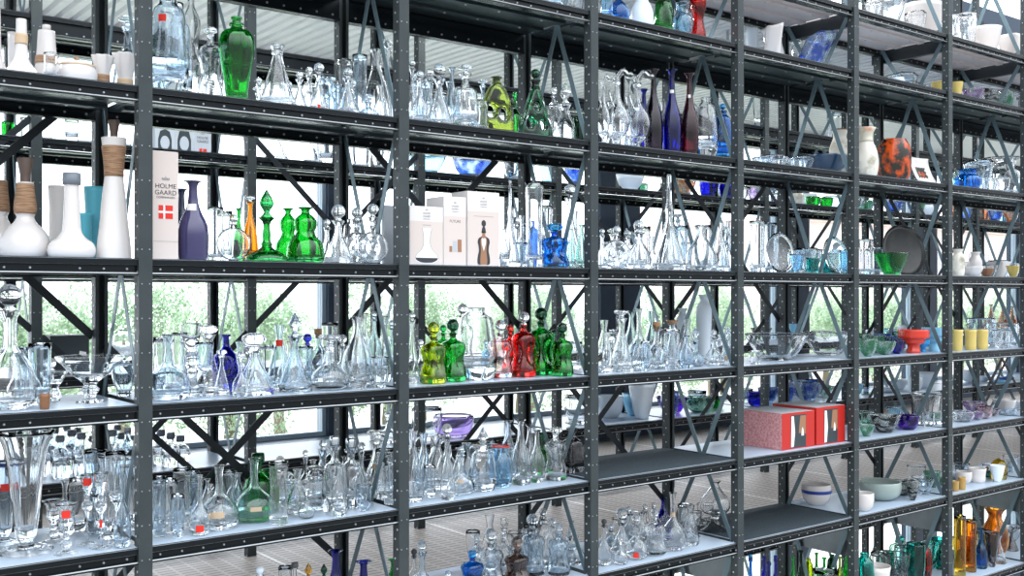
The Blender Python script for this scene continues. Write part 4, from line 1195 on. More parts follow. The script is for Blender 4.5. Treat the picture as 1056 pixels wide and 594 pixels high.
# --- nearest bay
I('a1', 22, 20, 34, 'chimney', 'white', bands=[(.56,.74,'twine')], L='white long necked ceramic vase bound with pale twine, beside the fluted cups')
I('a1', 48, 26, 24, 'chimney', 'white', y=.17, prof='taper', stop='cork', bands=[(.38,.52,'rope')], L='slim white ceramic bottle with cork top and rope band behind a small glass')
I('a1', 53, 55, 14, 'tumbler', 'clear', y=.05, L='small clear tumbler in front of the slim rope banded white bottle')
I('a1', 79, 59, 36, 'lidjar', 'white', y=.10, stop='cork', smat='cork', bands=[(.72,.78,'twine','lid_seam')], L='low round white lidded box between white vases and fluted cups')
I('a1', 106, 58, 21, 'fluted', 'white', y=.07, bands=[(.04,.42,'rope')], L='white flower rimmed cup with rope base beside the near post')
I('a1', 129, 56, 24, 'fluted', 'white', y=.07, bands=[(.04,.36,'twine')], L='white fluted cup with twine base touching the near post')
I('a1', 130, 18, 34, 'pear', 'cool', y=.30, stop='flat', mod='swirl')
I('a1', -3, 8, 22, 'chimney', 'white', L='white vase half out of view at the end of the fluted cup shelf')
I('a1', 14, 34, 12, 'cyl', 'white', y=.34)
I('a2', 119, 124, 41, 'tallcone', 'white', y=.09, bands=[(.68,.93,'rope')], stop='wood', smat='wood', L='tallest white conical bottle with rope wound neck and flaring wooden stopper')
I('a2', 74, 178, 47, 'genie', 'white', y=.09, stop='cap', smat='capgrey', L='white slender bottle with grey cap between two rope necked bottles')
I('a2', 26, 163, 49, 'bulb', 'white', y=.09, bands=[(.58,.98,'rope')], stop='wood', smat='wood', L='white bulbous bottle with rope neck and small dark stopper')
I('a2', 0, 186, 40, 'bulb', 'white', y=.20, bands=[(.60,.99,'rope')], stop=None, L='white rope necked bottle half hidden behind the bulbous white one')
I('a2', 60, 192, 20, 'cyl', 'white', y=.34, L='plain white cylinder vase behind the grey capped bottle')
I('a2', 98, 193, 22, 'cyl', 'tealc', y=.34, L='tall turquoise cylinder vase behind the white bottles')
I('a2', 86, 220, 18, 'cyl', 'tealc', y=.28, L='short turquoise cylinder vase behind the white bottles')
I('a3', 10, 293, 50, 'crystal', 'clear', y=.12, stop='bigball', n=10, L='large cut crystal decanter with big ball stopper at the shelf end')
I('a3', 41, 354, 22, 'tumbler', 'cool', y=.07, L='tall clear crystal tumbler beside the large cut crystal decanter', mod='flute')
I('a3', 24, 358, 18, 'tumbler', 'cool', y=.25, mod='flute')
I('a3', 93, 367, 84, 'tazza', 'clear', y=.16, L='wide clear crystal bowl on knobbed foot beside the near post')
I('a3', 56, 383, 24, 'tazza', 'clear', y=.20)
I('a3', 46, 406, 11, 'mug', 'brownc', y=.04, L='small brown woven thing in front of the crystal tumbler')
I('a3', 128, 372, 26, 'plate', 'cool', y=.36)
I('a4', 27, 445, 54, 'flare', 'clear', y=.16, L='tallest clear crystal vase with wide flared rim and foot')
I('a4', 5, 478, 34, 'flare', 'cool', y=.06, lip='bluep', tag=TAGR(.72), L='clear footed vase with blue rim and red price tag')
I('a4', 68, 519, 22, 'candle', 'clear', y=.08, tag=TAGR(.80), L='short crystal candlestick with red price tag, nearer of the short pair')
I('a4', 55, 516, 22, 'candle', 'clear', y=.16, L='short crystal candlestick without tag, farther of the short pair')
I('a4', 90, 489, 19, 'tallstick', 'clear', y=.14, tag=TAGR(.90), L='tall knopped candlestick with red tag near its top')
I('a4', 104, 487, 21, 'tallstick', 'clear', y=.08, tag=TAGR(.32), L='tall knopped candlestick with red tag near its foot')
I('a4', 98, 464, 22, 'goblet', 'cool', y=.30)
I('a4', 112, 470, 22, 'flare', 'clear', y=.22)
I('a4', 127, 472, 24, 'flare', 'cool', y=.16)
I('a4', 119, 466, 20, 'goblet', 'clear', y=.38)
I('a4', 134, 480, 16, 'flare', 'clear', y=.06)

# --- bay of the tall green vase
I('b1', 244, 18, 36, 'shoulder', 'bright', y=.09, n=8, L='tall bright green broad shouldered vase with narrow collared neck')
I('b1', 173, -18, 34, 'jar', 'cool', y=.12, mod='swirl', stop='ball', tag=TAGR(.74, -.3), L='swirl cut clear decanter with red tag against the near post', n=9)
I('b1', 184, 3, 22, 'jar', 'cool', y=.24, stop='mirror', smat='chrome', L='clear bottle with tall mirrored metal top beside the swirl cut decanter')
I('b1', 197, -6, 30, 'gourd', 'clear', y=.09, mod='swirl', L='tall twisting clear decanter beside the tall green vase')
I('b1', 217, 28, 23, 'kluk', 'clear', y=.12, stop='mush', L='pinched clear decanter touching the tall green vase')
I('b1', 286, 47, 37, 'cone', 'clear', y=.10, L='conical clear fluted carafe with flared lip beside the tall green vase')
I('b1', 309, 74, 17, 'bell', 'clear', y=.16)
I('b1', 319, 69, 18, 'crystal', 'clear', y=.22)
I('b1', 329, 65, 20, 'bell', 'clear', y=.08, stop='bigball', tag=('redtag', .10, .01, .014))
I('b1', 341, 79, 16, 'round', 'cool', y=.15, stop='mush')
I('b1', 359, 70, 24, 'bell', 'clear', y=.09, stop='ball')
I('b1', 355, 62, 15, 'cyl', 'clear', y=.30)
I('b1', 371, 57, 15, 'cylf', 'cool', y=.26)
I('b1', 388, 51, 31, 'pearf', 'smoke' if 0 else 'clear', y=.10, L='fluted clear pear carafe nearest the second post from the green vase')
I('b1', 399, 41, 22, 'round', 'clear', y=.32, stop='ringstop')
I('b1', 298, 84, 14, 'round', 'cool', y=.34)
I('b1', 348, 88, 13, 'tumbler', 'cool', y=.06)
I('b1', 267, 80, 14, 'round', 'clear', y=.34)
I('b1', 231, 60, 14, 'slim', 'clear', y=.36)
I('b2', 199, 187, 31, 'longneck', 'purp', y=.09, tag=LBL(.66, .032, .026, -.2, 'paper'), L='purple blue long necked bottle with pale label beside the printed carton', n=8)
I('b2', 187, 195, 22, 'longneck', 'slate', y=.28, L='slate blue bottle half hidden behind the purple bottle')
I('b2', 275, 195, 40, 'ship', 'green', y=.10, stop='drop', L='dark green wide based decanter with pointed stopper')
I('b2', 315, 214, 36, 'gourd', 'bright', y=.10, L='larger gourd shaped green decanter without stopper')
I('b2', 297, 215, 25, 'gourd', 'bright', y=.24, L='smaller gourd shaped green decanter between two green decanters')
I('b2', 258, 203, 15, 'slim', 'amber', y=.20, stop='flat', smat='tan' if 0 else 'clear', L='slender amber bottle with clear flat stopper beside the wide green decanter')
I('b2', 246, 215, 10, 'slim', 'green', y=.36, L='thin green bottle behind the flat oval bottle')
I('b2', 222, 214, 15, 'cyl', 'clear', y=.25)
I('b2', 232, 218, 14, 'tumbler', 'clear', y=.34)
I('b2', 337, 226, 17, 'round', 'clear', y=.20)
I('b2', 349, 211, 29, 'bell', 'clear', y=.09, stop='bigball', L='bell shaped clear decanter with ball stopper between green gourd and flat discs')
I('b2', 362, 226, 14, 'jar', 'clear', y=.33)
ring_decanter('b2', 386, 210, 40, y=.10, L='flat disc clear decanter with ball stopper nearest the carton bay')
ring_decanter('b2', 371, 214, 34, y=.28, L='flat disc clear decanter behind the other disc decanter')
ring_decanter('b2', 241, 221, 35, y=.10, ridges=False, L='flat oval clear bottle with dark bird drawing beside the purple bottle')
I('b3', 173, 345, 43, 'flask', 'cool', y=.12, L='large round clear carafe against the near post')
I('b3', 197, 333, 22, 'thick', 'clear', y=.13, L='thick clear crystal candlestick with flat top')
I('b3', 215, 335, 30, 'bell', 'clear', y=.09, stop='mush')
I('b3', 233, 345, 26, 'wavebottle', 'cobalt', y=.26, L='twisted cobalt blue bottle between clear decanters')
I('b3', 262, 343, 42, 'bell', 'clear', y=.11, stop='mush', L='broad bell shaped clear decanter with mushroom stopper')
I('b3', 288, 335, 22, 'jug', 'cool', y=.22, tag=TAGR(.72))
I('b3', 304, 322, 34, 'bell', 'cool', y=.09, stop='drop', mod='rib', n=12, bands=None, L='tall clear decanter with blue tint and drop stopper')
I('b3', 317, 344, 17, 'round', 'clear', y=.30, stop='bigball', smat='cobalt', L='clear decanter with dark cobalt ball stopper')
I('b3', 328, 339, 20, 'bottle', 'cool', y=.22, stop='cork', smat='cork')
I('b3', 340, 345, 36, 'round', 'clear', y=.10, stop='flat')
I('b3', 353, 345, 18, 'round', 'clear', y=.26, stop='bigball')
I('b3', 367, 327, 38, 'pear', 'clear', y=.10, tag=('tan', .70, .016, .012), L='tall clear pear carafe with small tan label')
for i, (x, yt) in enumerate(((376,323),(386,321),(396,326),(404,330),(370,326))):
    I('b3', x, yt, 15, 'bstop' if i % 2 else 'slim', CK[i % 2], y=.30-.05*(i % 2), mod='flute')
for x, yt, w, kd, y in ((185,343,14,'cyl',.32),(164,348,12,'tumbler',.36),(246,352,14,'roundx',.32),(248,362,16,'round',.10),(277,356,13,'tumbler',.30),(340,333,16,'cyl',.36),(298,352,12,'slim',.36),(352,372,14,'tumbler',.06),(392,368,18,'deep',.08),(224,366,14,'tumbler',.34)):
    I('b3', x, yt, w, kd, 'clear' if x % 3 else 'cool', y=y)
I('b4', 226, 480, 37, 'flask', 'clear', y=.11, tag=LBL(.26, .05, .022, -.1), L='round clear flask with tan label beside the pale green flask')
I('b4', 262, 473, 38, 'flask', 'aqua', y=.08, tag=LBL(.24, .04, .016, .1), L='pale green round flask with long neck in front of green bottles')
I('b4', 266, 467, 26, 'bottle', 'bright', y=.27, stop='cap', smat='dark', L='bright green bottle with dark cap behind the pale green flask')
I('b4', 278, 484, 20, 'wobble', 'bright', y=.36, L='wavy bright green vase behind the pale green flask')
I('b4', 206, 490, 20, 'flask', 'clear', y=.10, tag=TAGR(.13), L='small clear flask with red tag beside the round labelled flask')
I('b4', 289, 470, 24, 'kluk', 'clear', y=.09, stop='ball')
I('b4', 164, 492, 14, 'cylf', 'cool', y=.12)
I('b4', 175, 494, 15, 'tumbler', 'clear', y=.15)
I('b4', 188, 483, 19, 'cylf', 'clear', y=.16)
I('b4', 199, 487, 13, 'cyl', 'cool', y=.28)
I('b4', 307, 484, 20, 'jug', 'clear', y=.16, handles=2.4)
I('b4', 325, 481, 26, 'jar', 'clear', y=.12, stop='flat', smat='smoke', L='squat clear jar with dark flat stopper')
I('b4', 333, 453, 22, 'jug', 'cool', y=.30, mod='cut', stop='ball', handles=True)
I('b4', 345, 450, 22, 'square', 'clear', y=.14, stop='mirror', smat='chrome', L='square clear decanter with mirrored top, nearer the green bottles')
I('b4', 362, 452, 24, 'square', 'clear', y=.10, stop='mirror', smat='chrome', L='square clear decanter with mirrored top, nearer the faceted decanter')
I('b4', 388, 444, 31, 'bell', 'clear', y=.12, stop='flat', mod='cut', n=10, tag=('tan', .52, .03, .022), L='faceted clear decanter with tan label and flat stopper')
I('b4', 373, 456, 15, 'round', 'clear', y=.30, stop='bigball')
I('b4', 315, 464, 14, 'round', 'clear', y=.36)
for x, yt, w, kd, y in ((236,486,13,'cyl',.30),(246,488,12,'slim',.25),(300,496,15,'tumbler',.28),(316,500,15,'round',.08),(344,492,12,'tumbler',.36),(403,478,14,'cylf',.10),(402,470,13,'slim',.26),(170,500,13,'slim',.32),(214,494,12,'slim',.33),(158,505,8,'slim',.25),(375,500,15,'deep',.06),(386,470,14,'slim',.36),(183,510,13,'tumbler',.05),(355,470,12,'slim',.38)):
    I('b4', x, yt, w, kd, 'clear' if x % 3 else 'cool', y=y)
I('b5', 346, 568, 24, 'longneck', 'cobalt', y=.12, L='cobalt blue bottle with dark lip, nearer the orange stopper')
I('b5', 375, 579, 26, 'longneck', 'cobalt', y=.09, L='cobalt blue bottle with dark lip, nearer the second post')
I('b5', 318, 580, 20, 'round', 'clear', y=.12, stop='drop', smat='amber', L='decanter with amber drop stopper on the lowest shelf in view')
I('b5', 334, 581, 18, 'round', 'green', y=.24, stop='drop', smat='dark', L='green decanter with dark green drop stopper on the lowest shelf in view')
I('b5', 268, 584, 20, 'round', 'clear', y=.12, stop='ball', smat='milk', L='decanter with milky ball stopper on the lowest shelf in view')
I('b5', 304, 580, 14, 'bottle', 'clear', y=.10, stop='cap', smat='cap', L='clear bottle with dark cap beside the amber stopper')
I('b5', 294, 584, 13, 'cyl', 'clear', y=.20)
I('b5', 406, 577, 20, 'slim', 'bright', y=.16, L='bright green bottle lip against the second post')

# --- bay of the cartons
I('c0', 590, -40, 24, 'deep', 'clear', y=.10)
I('c0', 570, -40, 20, 'tumbler', 'cool', y=.12)
I('c0', 550, -44, 20, 'tumbler', 'clear', y=.12)
I('c1', 453, 66, 27, 'bell', 'clear', y=.10, stop='bigball', L='bell shaped clear decanter with ball stopper nearest the square shouldered one')
I('c1', 480, 68, 23, 'square', 'clear', y=.09, stop='flat', mod=None, L='broad clear decanter with flat stopper and pale glare')
holed_bottle('c1', 512, 81, 36, 'moss', [(-.95,.02),(-1.0,.22),(-.86,.52),(-.52,.86),(-.20,.99),(.20,.99),(.55,.84),(.88,.52),(1.0,.22),(.95,.02),(0,.0)], [(-.40,.44,.34),(.42,.40,.34)], stop=False, y=.13, L='olive green arched bottle with two round holes')
holed_bottle('c1', 552, 73, 36, 'dark', [(-.98,.02),(-1.0,.14),(-.72,.50),(-.34,.86),(-.16,.99),(.16,.99),(.34,.86),(.72,.50),(1.0,.14),(.98,.02),(0,0)], [(.02,.64,.22),(-.44,.28,.26),(.40,.26,.26)], y=.13, L='dark green triangular bottle with three holes and ball stopper')
I('c1', 531, 95, 12, 'bstop', 'bright', y=.32, L='small bright green stoppered bottle between the two holed bottles')
I('c1', 571, 90, 16, 'kluk', 'clear', y=.28)
I('c1', 583, 85, 30, 'pinch2', 'clear', y=.12, stop='drop', L='clear pear shaped decanter with drop stopper beside the dark holed bottle')
I('c1', 600, 121, 17, 'deep', 'dark', y=.07, L='small dark green bowl against the third post')
for x, yt, w, kd, st, y in ((425,62,13,'bell','bigball',.12),(433,73,16,'round','bigball',.10),(443,71,17,'bell','bigball',.22),(466,70,14,'slim',None,.26),(498,83,14,'bell','flat',.28),(428,76,12,'round','ball',.30),(440,84,12,'tumbler',None,.07),(497,106,12,'tumbler',None,.12),(470,92,14,'round','ball',.12)):
    I('c1', x, yt, w, kd, 'clear' if x % 2 else 'cool', y=y, stop=st)
I('c2', 526, 178, 20, 'needle', 'clear', y=.13, stop='drop', smat='blue', L='clear needle necked decanter with blue knop beside the tall carton')
I('c2', 551, 188, 18, 'cylf', 'clear', y=.10, L='tall clear cylinder vase in front of a small blue bottle')
I('c2', 572, 230, 30, 'klukx', 'blue', y=.09, stop='mush', smat='blue', L='squat blue pinched decanter in front of tall clear vases')
I('c2', 588, 190, 24, 'bell', 'clear', y=.22, stop='bigball', L='tall clear bell shaped decanter with ball stopper near third post')
I('c2', 600, 232, 13, 'slim', 'aqua', y=.10)
I('c2', 591, 236, 14, 'slim', 'aqua', y=.08)
I('c2', 550, 228, 13, 'klukx', 'blue', y=.30, L='small blue bottle behind the tall clear cylinder vase')
I('c2', 538, 222, 14, 'roundx', 'clear', y=.24)
I('c2', 536, 250, 12, 'tumbler', 'cool', y=.09)
I('c2', 561, 214, 12, 'slim', 'clear', y=.36)
I('c2', 520, 236, 9, 'slim', 'clear', y=.10)
I('c3', 447, 332, 28, 'kluk', 'olive', y=.09, L='olive green pinched decanter with ball stopper')
I('c3', 467, 329, 26, 'kluk', 'green', y=.12, smat='dark', L='green pinched decanter with dark ball stopper beside the olive green one')
I('c3', 457, 335, 15, 'kluk', 'green', y=.36, L='small green pinched decanter behind the olive green one')
I('c3', 477, 313, 22, 'kluk', 'clear', y=.33, L='tall clear pinched decanter behind the green ones')
I('c3', 491, 317, 34, 'jar', 'clear', y=.14, stop=None, L='large clear shouldered jar beside the green pinched decanters')
I('c3', 516, 330, 25, 'kluk', 'pink', y=.10, smat='clear', L='pale pinkish pinched decanter beside the red one')
I('c3', 540, 321, 26, 'kluk', 'red', y=.09, smat='clear', L='red pinched decanter with clear ball stopper, nearer of the two')
I('c3', 526, 335, 17, 'kluk', 'red', y=.30, L='red pinched decanter half hidden behind the nearer red one')
I('c3', 558, 317, 27, 'kluk', 'green', y=.16, smat='dark', L='tallest green pinched decanter beside the red one')
I('c3', 580, 333, 21, 'kluk', 'green', y=.10, smat='dark', L='smaller green pinched decanter nearest the third post')
I('c3', 571, 340, 16, 'kluk', 'dark', y=.30, smat='dark', L='dark green pinched decanter between two green ones')
I('c3', 425, 322, 16, 'bell', 'clear', y=.12)
I('c3', 503, 350, 13, 'kluk', 'sky', y=.34)
I('c3', 434, 350, 14, 'round', 'clear', y=.30)
I('c3', 592, 352, 16, 'tumbler', 'clear', y=.34)
I('c4', 425, 445, 23, 'jug', 'clear', y=.10, mod='rib', n=14, handles=True)
I('c4', 437, 447, 17, 'sack', 'cool', y=.20)
I('c4', 450, 450, 27, 'jug', 'clear', y=.11, handles=True)
I('c4', 461, 437, 21, 'round', 'clear', y=.26, stop='bigball')
I('c4', 475, 470, 31, 'oval', 'clear', y=.09, tag=('tan', .40, .022, .016), L='flat oval clear flask with tan label')
I('c4', 481, 457, 20, 'jug', 'cool', y=.28, handles=True)
I('c4', 498, 440, 23, 'jarcut', 'clear', y=.10, stop='pagoda', L='fluted clear decanter with tall tiered stopper')
I('c4', 516, 460, 24, 'pot', 'sky', y=.09, lip='redc', L='pale blue glass pot with red rim')
I('c4', 524, 434, 17, 'slim', 'cool', y=.24)
I('c4', 537, 433, 20, 'longneck', 'clear', y=.10, mod='flute')
I('c4', 546, 438, 15, 'slim', 'clear', y=.22)
I('c4', 558, 446, 19, 'bottle', 'bright', y=.20, stop='ball', smat='dark', L='green bottle with dark ball stopper among clear decanters')
I('c4', 554, 444, 15, 'longneck', 'clear', y=.07)
I('c4', 573, 440, 22, 'kluk', 'clear', y=.10, stop='mush', L='clear pinched decanter with mushroom stopper beside the green bottle')
I('c4', 590, 434, 23, 'square', 'smoke', y=.10, stop='flat', smat='clear', L='smoke grey square decanter with clear flat stopper near third post')
for x, yt, w, kd, y in ((432,462,12,'slim',.34),(470,462,12,'slim',.36),(507,455,12,'cylf',.28),(530,462,12,'tumbler',.30),(580,462,12,'slim',.30),(598,470,10,'tumbler',.26),(443,480,12,'tumbler',.06),(566,470,11,'tumbler',.30),(489,484,10,'tumbler',.06)):
    I('c4', x, yt, w, kd, 'clear' if x % 3 else 'cool', y=y)
I('c5', 487, 568, 25, 'kluk', 'blue', y=.12, smat='blue', stop='cork', L='blue pinched decanter on the lowest shelf in view')
I('c5', 533, 553, 27, 'kluk', 'brown', y=.10, smat='brown', stop='bigball', L='brown pinched decanter on the lowest shelf in view')
I('c5', 590, 543, 23, 'slim', 'clear', y=.10, stop='ball', L='tall clear bottle with ball stopper against the third post')
I('c5', 506, 545, 26, 'kluk', 'clear', y=.14, stop='bigball')
for x, yt, w, kd, st, y in ((492,551,18,'kluk','ball',.30),(505,531,20,'sack',None,.36),(520,534,20,'kluk','ringstop',.26),(549,530,25,'kluk','bigball',.16),(560,524,21,'kluk','ball',.34),(571,533,20,'kluk','ball',.22),(576,540,22,'kluk','ball',.09),(435,558,24,'round','ball',.10),(427,566,15,'round','ball',.28),(462,588,16,'round','ball',.10),(540,545,15,'kluk','ball',.36)):
    I('c5', x, yt, w, kd, 'clear' if x % 3 else 'cool', y=y, stop=st, smat='cap' if x == 427 else None)

# --- bay of the swan necked ewers
I('d0', 638, -15, 22, 'round', 'blue', y=.08, L='blue round vase on the highest shelf, beside a frosted white one', stop=None)
I('d0', 626, -12, 14, 'tumbler', 'sky', y=.10)
I('d0', 662, -10, 24, 'wobble', 'milk', y=.10, L='milk white vase on the highest shelf between blue and green')
I('d0', 684, -16, 18, 'wavebottle', 'bright', y=.10, L='bright green twisted vase on the highest shelf beside the red one', mod='twist', n=5)
I('d0', 704, 3, 23, 'ballvase', 'sky', y=.09, L='pale blue cut ball vase beside the red hourglass vase')
I('d0', 720, -2, 17, 'hour', 'red', y=.13, L='red glass hourglass vase on the highest shelf')
I('d1', 636, 84, 25, 'ewer', 'clear', y=.10, spout=-.3, L='clear swan necked ewer nearest the third post')
I('d1', 657, 86, 26, 'ewer', 'clear', y=.09, spout=-.3, tag=('paper', .60, .02, .016), L='clear swan necked ewer in front of the cobalt bottle')
I('d1', 664, 92, 15, 'slim', 'cobalt', y=.32, L='cobalt blue slender bottle behind the swan necked ewer')
I('d1', 674, 72, 19, 'longneck', 'plum', y=.10, L='dark plum long necked bottle beside the cobalt blue one')
I('d1', 693, 72, 19, 'longneck', 'cobalt', y=.09, tag=('paper', .74, .02, .016), L='tall cobalt blue long necked bottle with white neck label')
I('d1', 711, 76, 19, 'longneck', 'wine', y=.09, tag=('paper', .72, .012, .016), L='tall wine red long necked bottle with white neck label')
I('d1', 728, 101, 19, 'jug', 'clear', y=.09, L='clear handled flask between wine red and blue bottles', prof='jarbody', mod='flute', handles=2.6, n=6)
I('d1', 745, 107, 18, 'jar', 'blue', y=.10, stop='ball', mod='flute', n=6, L='blue shouldered bottle with stopper nearest the fourth post')
for x, yt, w, kd, y in ((622,88,13,'ewer',.10),(648,100,13,'roundx',.32),(629,105,13,'slim',.32),(684,105,13,'roundx',.36),(646,120,12,'tumbler',.06)):
    I('d1', x, yt, w, kd, 'clear', y=y, spout=-.3 if kd == 'ewer' else False)
I('d2', 659, 227, 29, 'pinch2', 'clear', y=.10, mod='oval', stop='ball', L='flat teardrop clear decanter with stopper beside the disc decanter')
ring_decanter('d2', 636, 233, 31, y=.11, L='flat disc clear decanter nearest the third post')
I('d2', 690, 178, 32, 'needle', 'clear', y=.12, L='clear conical decanter with tallest needle neck')
I('d2', 699, 221, 15, 'bottle', 'cool', y=.34, stop='flat')
I('d2', 723, 233, 30, 'pear', 'clear', y=.10, tag=None, L='clear pear carafe between the needle neck and the jugs')
I('d2', 742, 230, 19, 'jug', 'clear', y=.10, handles=-1.2)
I('d2', 750, 228, 14, 'jug', 'cool', y=.28, handles=.3)
I('d2', 621, 236, 13, 'round', 'clear', y=.14, stop='ball')
for x, yt, w, kd, y in ((648,238,13,'round',.30),(672,244,13,'roundx',.30),(710,250,12,'tumbler',.30),(733,240,12,'sack',.34),(625,250,11,'tumbler',.32)):
    I('d2', x, yt, w, kd, 'clear', y=y)
I('d3', 726, 304, 16, 'milkvase', 'milk', y=.34, L='taller milk white vase standing behind clear carafes')
I('d3', 704, 318, 13, 'milkvase', 'milk', y=.34, L='shorter milk white vase standing behind clear carafes')
for x, yt, w, kd, st, y in ((623,330,17,'sack',None,.11),(641,320,24,'bellx','flat',.09),(659,318,26,'flask',None,.09),(677,332,22,'round','cork',.10),(693,330,24,'bellx',None,.11),(717,337,19,'round','drop',.10),(736,340,16,'round','ball',.11),(749,340,12,'bell','drop',.10),(672,321,18,'sack',None,.32),(651,322,15,'slim',None,.30),(632,340,13,'tumbler',None,.30),(708,346,13,'slim',None,.07),(683,346,12,'slim',None,.30),(666,352,10,'tumbler',None,.06),(742,350,10,'tumbler',None,.30)):
    lab = None
    tg = None
    bd = None
    if x == 693: bd, lab = [(.90,.99,'rope')], 'clear carafe with rope bound neck in front of the milk white vases'
    if x == 749: tg, lab = ('tan', .25, .018, .022), 'small clear bottle with tan label nearest the fourth post'
    if x == 677: tg = ('tan', .62, .012, .010)
    I('d3', x, yt, w, kd, 'clear' if x % 3 else 'cool', y=y, stop=st, smat='cork' if st == 'cork' else None, bands=bd, tag=tg, L=lab)
I('d5', 737, 496, 30, 'upturn', 'clear', y=.13, L='clear hourglass carafe on flared foot nearest the fourth post')
I('d5', 694, 508, 26, 'flask', 'clear', y=.10, tag=('tan', .62, .022, .022), L='clear wide flask with square tan label on its neck')
I('d5', 684, 514, 15, 'slim', 'cobalt', y=.36, L='cobalt blue bottle behind clear decanters near the labelled flask')
I('d5', 675, 525, 22, 'kluk', 'clear', y=.09, stop='ball', L='clear pinched decanter in front of the cobalt bottle')
I('d5', 656, 530, 22, 'round', 'clear', y=.12, tag=TAGR(.16), L='clear decanter with red tag on the lower shelf beside pinched one', stop='ball')
for x, yt, w, kd, st, y in ((641,524,24,'bell','bigball',.12),(623,535,14,'round','ball',.09),(712,521,17,'jug',None,.12),(722,530,14,'jug',None,.26),(648,522,15,'round','ball',.34),(665,520,14,'round','ball',.34),(630,540,13,'round','ball',.28),(705,524,13,'slim',None,.34),(640,552,14,'round','ball',.05),(712,548,14,'deep',None,.06),(674,518,12,'kluk','ball',.38)):
    I('d5', x, yt, w, kd, 'clear' if x % 3 else 'cool', y=y, stop=st, smat='cap' if x == 623 else None)

# --- bay of the red boxes
fold_vase('e0', 798, 25, 44, 'white', .16, -.25, .9, 'vase', 'white twisted slab vase', 'white twisted slab vase on the high shelf beside a blue one', twist=.6, rz=.3, oval=.5)
fold_vase('e0', 840, 31, 42, 'bluewh', .14, .55, .75, 'vase', 'blue slab vase', 'slanting blue and clear slab vase on the high shelf', twist=.2, rz=-.2, oval=.5)
I('e0', 775, 30, 14, 'tumbler', 'milk', y=.36)
I('e0', 822, 40, 10, 'tumbler', 'clear', y=.40)
I('e1', 796, 162, 34, 'dish', 'clear', y=.17)
I('e1', 826, 163, 26, 'dish', 'cool', y=.20)
for px_, lab_ in ((2, 'dark speckled mat covering the bare shelf above the clear decanters'), (3, 'dark speckled mat covering the bare shelf below the red boxes')):
    bm = bmesh.new(); rw_ = 4 if px_ == 2 else 5
    box(bm, .03, .97, .008, .492, 0, .003)
    mt_ = from_bm('shelf_mat', bm, noise_color(mat('dark_mat_%s' % ('a' if px_ == 2 else 'b'), (.02, .03, .04), .75), (.018, .030, .040), (.032, .046, .056), 120, .4, .6, detail=1)); mt_.location = (px_, 0, ROWS1[rw_]+ZO+.0004)
    tag(mt_, lab_, 'mat')
I('e1', 852, 161, 46, 'dish', 'navy', y=.19, mod=None, L='navy blue shallow platter beside the fifth post')
I('e2', 781, 228, 15, 'cyl', 'clear', y=.10, handles=True, L='tall clear handled vase nearest the fourth post')
I('e2', 794, 230, 13, 'cyl', 'cool', y=.24, handles=True)
I('e2', 832, 257, 30, 'dish', 'clear', y=.16)
I('e2', 855, 262, 18, 'deep', 'teal', y=.11, L='small green glass bowl in front of the leaning disc')
I('e2', 838, 266, 14, 'mug', 'teal', y=.05)
I('e2', 822, 262, 14, 'dish', 'sky', y=.07)
I('e2', 871, 258, 11, 'tumbler', 'sky', y=.12)
I('e3', 801, 344, 64, 'cutbowl', 'clear', y=.20, n=22, L='large cut crystal bowl nearest the fourth post')
I('e3', 854, 342, 50, 'cutbowl', 'clear', y=.21, n=18, L='large cut crystal bowl nearest the fifth post')
I('e3', 779, 362, 12, 'mug', 'clear', y=.05)
I('e6', 774, 572, 12, 'bottle', 'blue', y=.10, stop='cork', smat='blue', L='blue bottle nearest the fourth post on the lowest shelf')
I('e6', 793, 580, 12, 'bottle', 'cobalt', y=.10, L='shorter cobalt bottle on the lowest shelf')
I('e6', 800, 573, 12, 'bottle', 'cobalt', y=.20, stop='cork', smat='cobalt', L='taller stoppered cobalt bottle on the lowest shelf')
I('e6', 788, 574, 10, 'bottle', 'cobalt', y=.32)
for i, (x, yt) in enumerate(((818,574),(826,568),(834,576),(842,570),(850,575),(858,572),(866,574),(873,570))):
    I('e6', x, yt, 9, ('bottle', 'slim', 'jar')[i % 3], ('green', 'dark', 'olive', 'bright')[i % 4], y=.20 + .1*(i % 3))
I('e6', 852, 588, 30, 'dish', 'aqua', y=.10)

# --- bay of the ribbed orange vase
I('f-1', 913, -6, 42, 'cutbowl', 'clear', y=.18, n=12, L='cut crystal bowl on the high shelf beside a white bowl')
I('f-1', 951, 6, 44, 'dish', 'white', y=.22, mod=None, L='white oval bowl on the high shelf beside the cut bowl')
I('f0', 968, 85, 15, 'bowl', 'yell', y=.12, L='olive yellow bowl half behind the sixth post')
I('f0', 930, 78, 30, 'dish', 'cool', y=.36)
I('f1', 893, 132, 25, 'wobble', 'cream', y=.11, bands=[(.72,.99,'lavatop','orange_rim')], L='cream flaring vase with orange rim behind the fifth post')
I('f1', 922, 144, 34, 'ribvase', 'lava', y=.13, n=20, L='ribbed round orange and black vase')
square_plate('f1', 953, 162, 34)
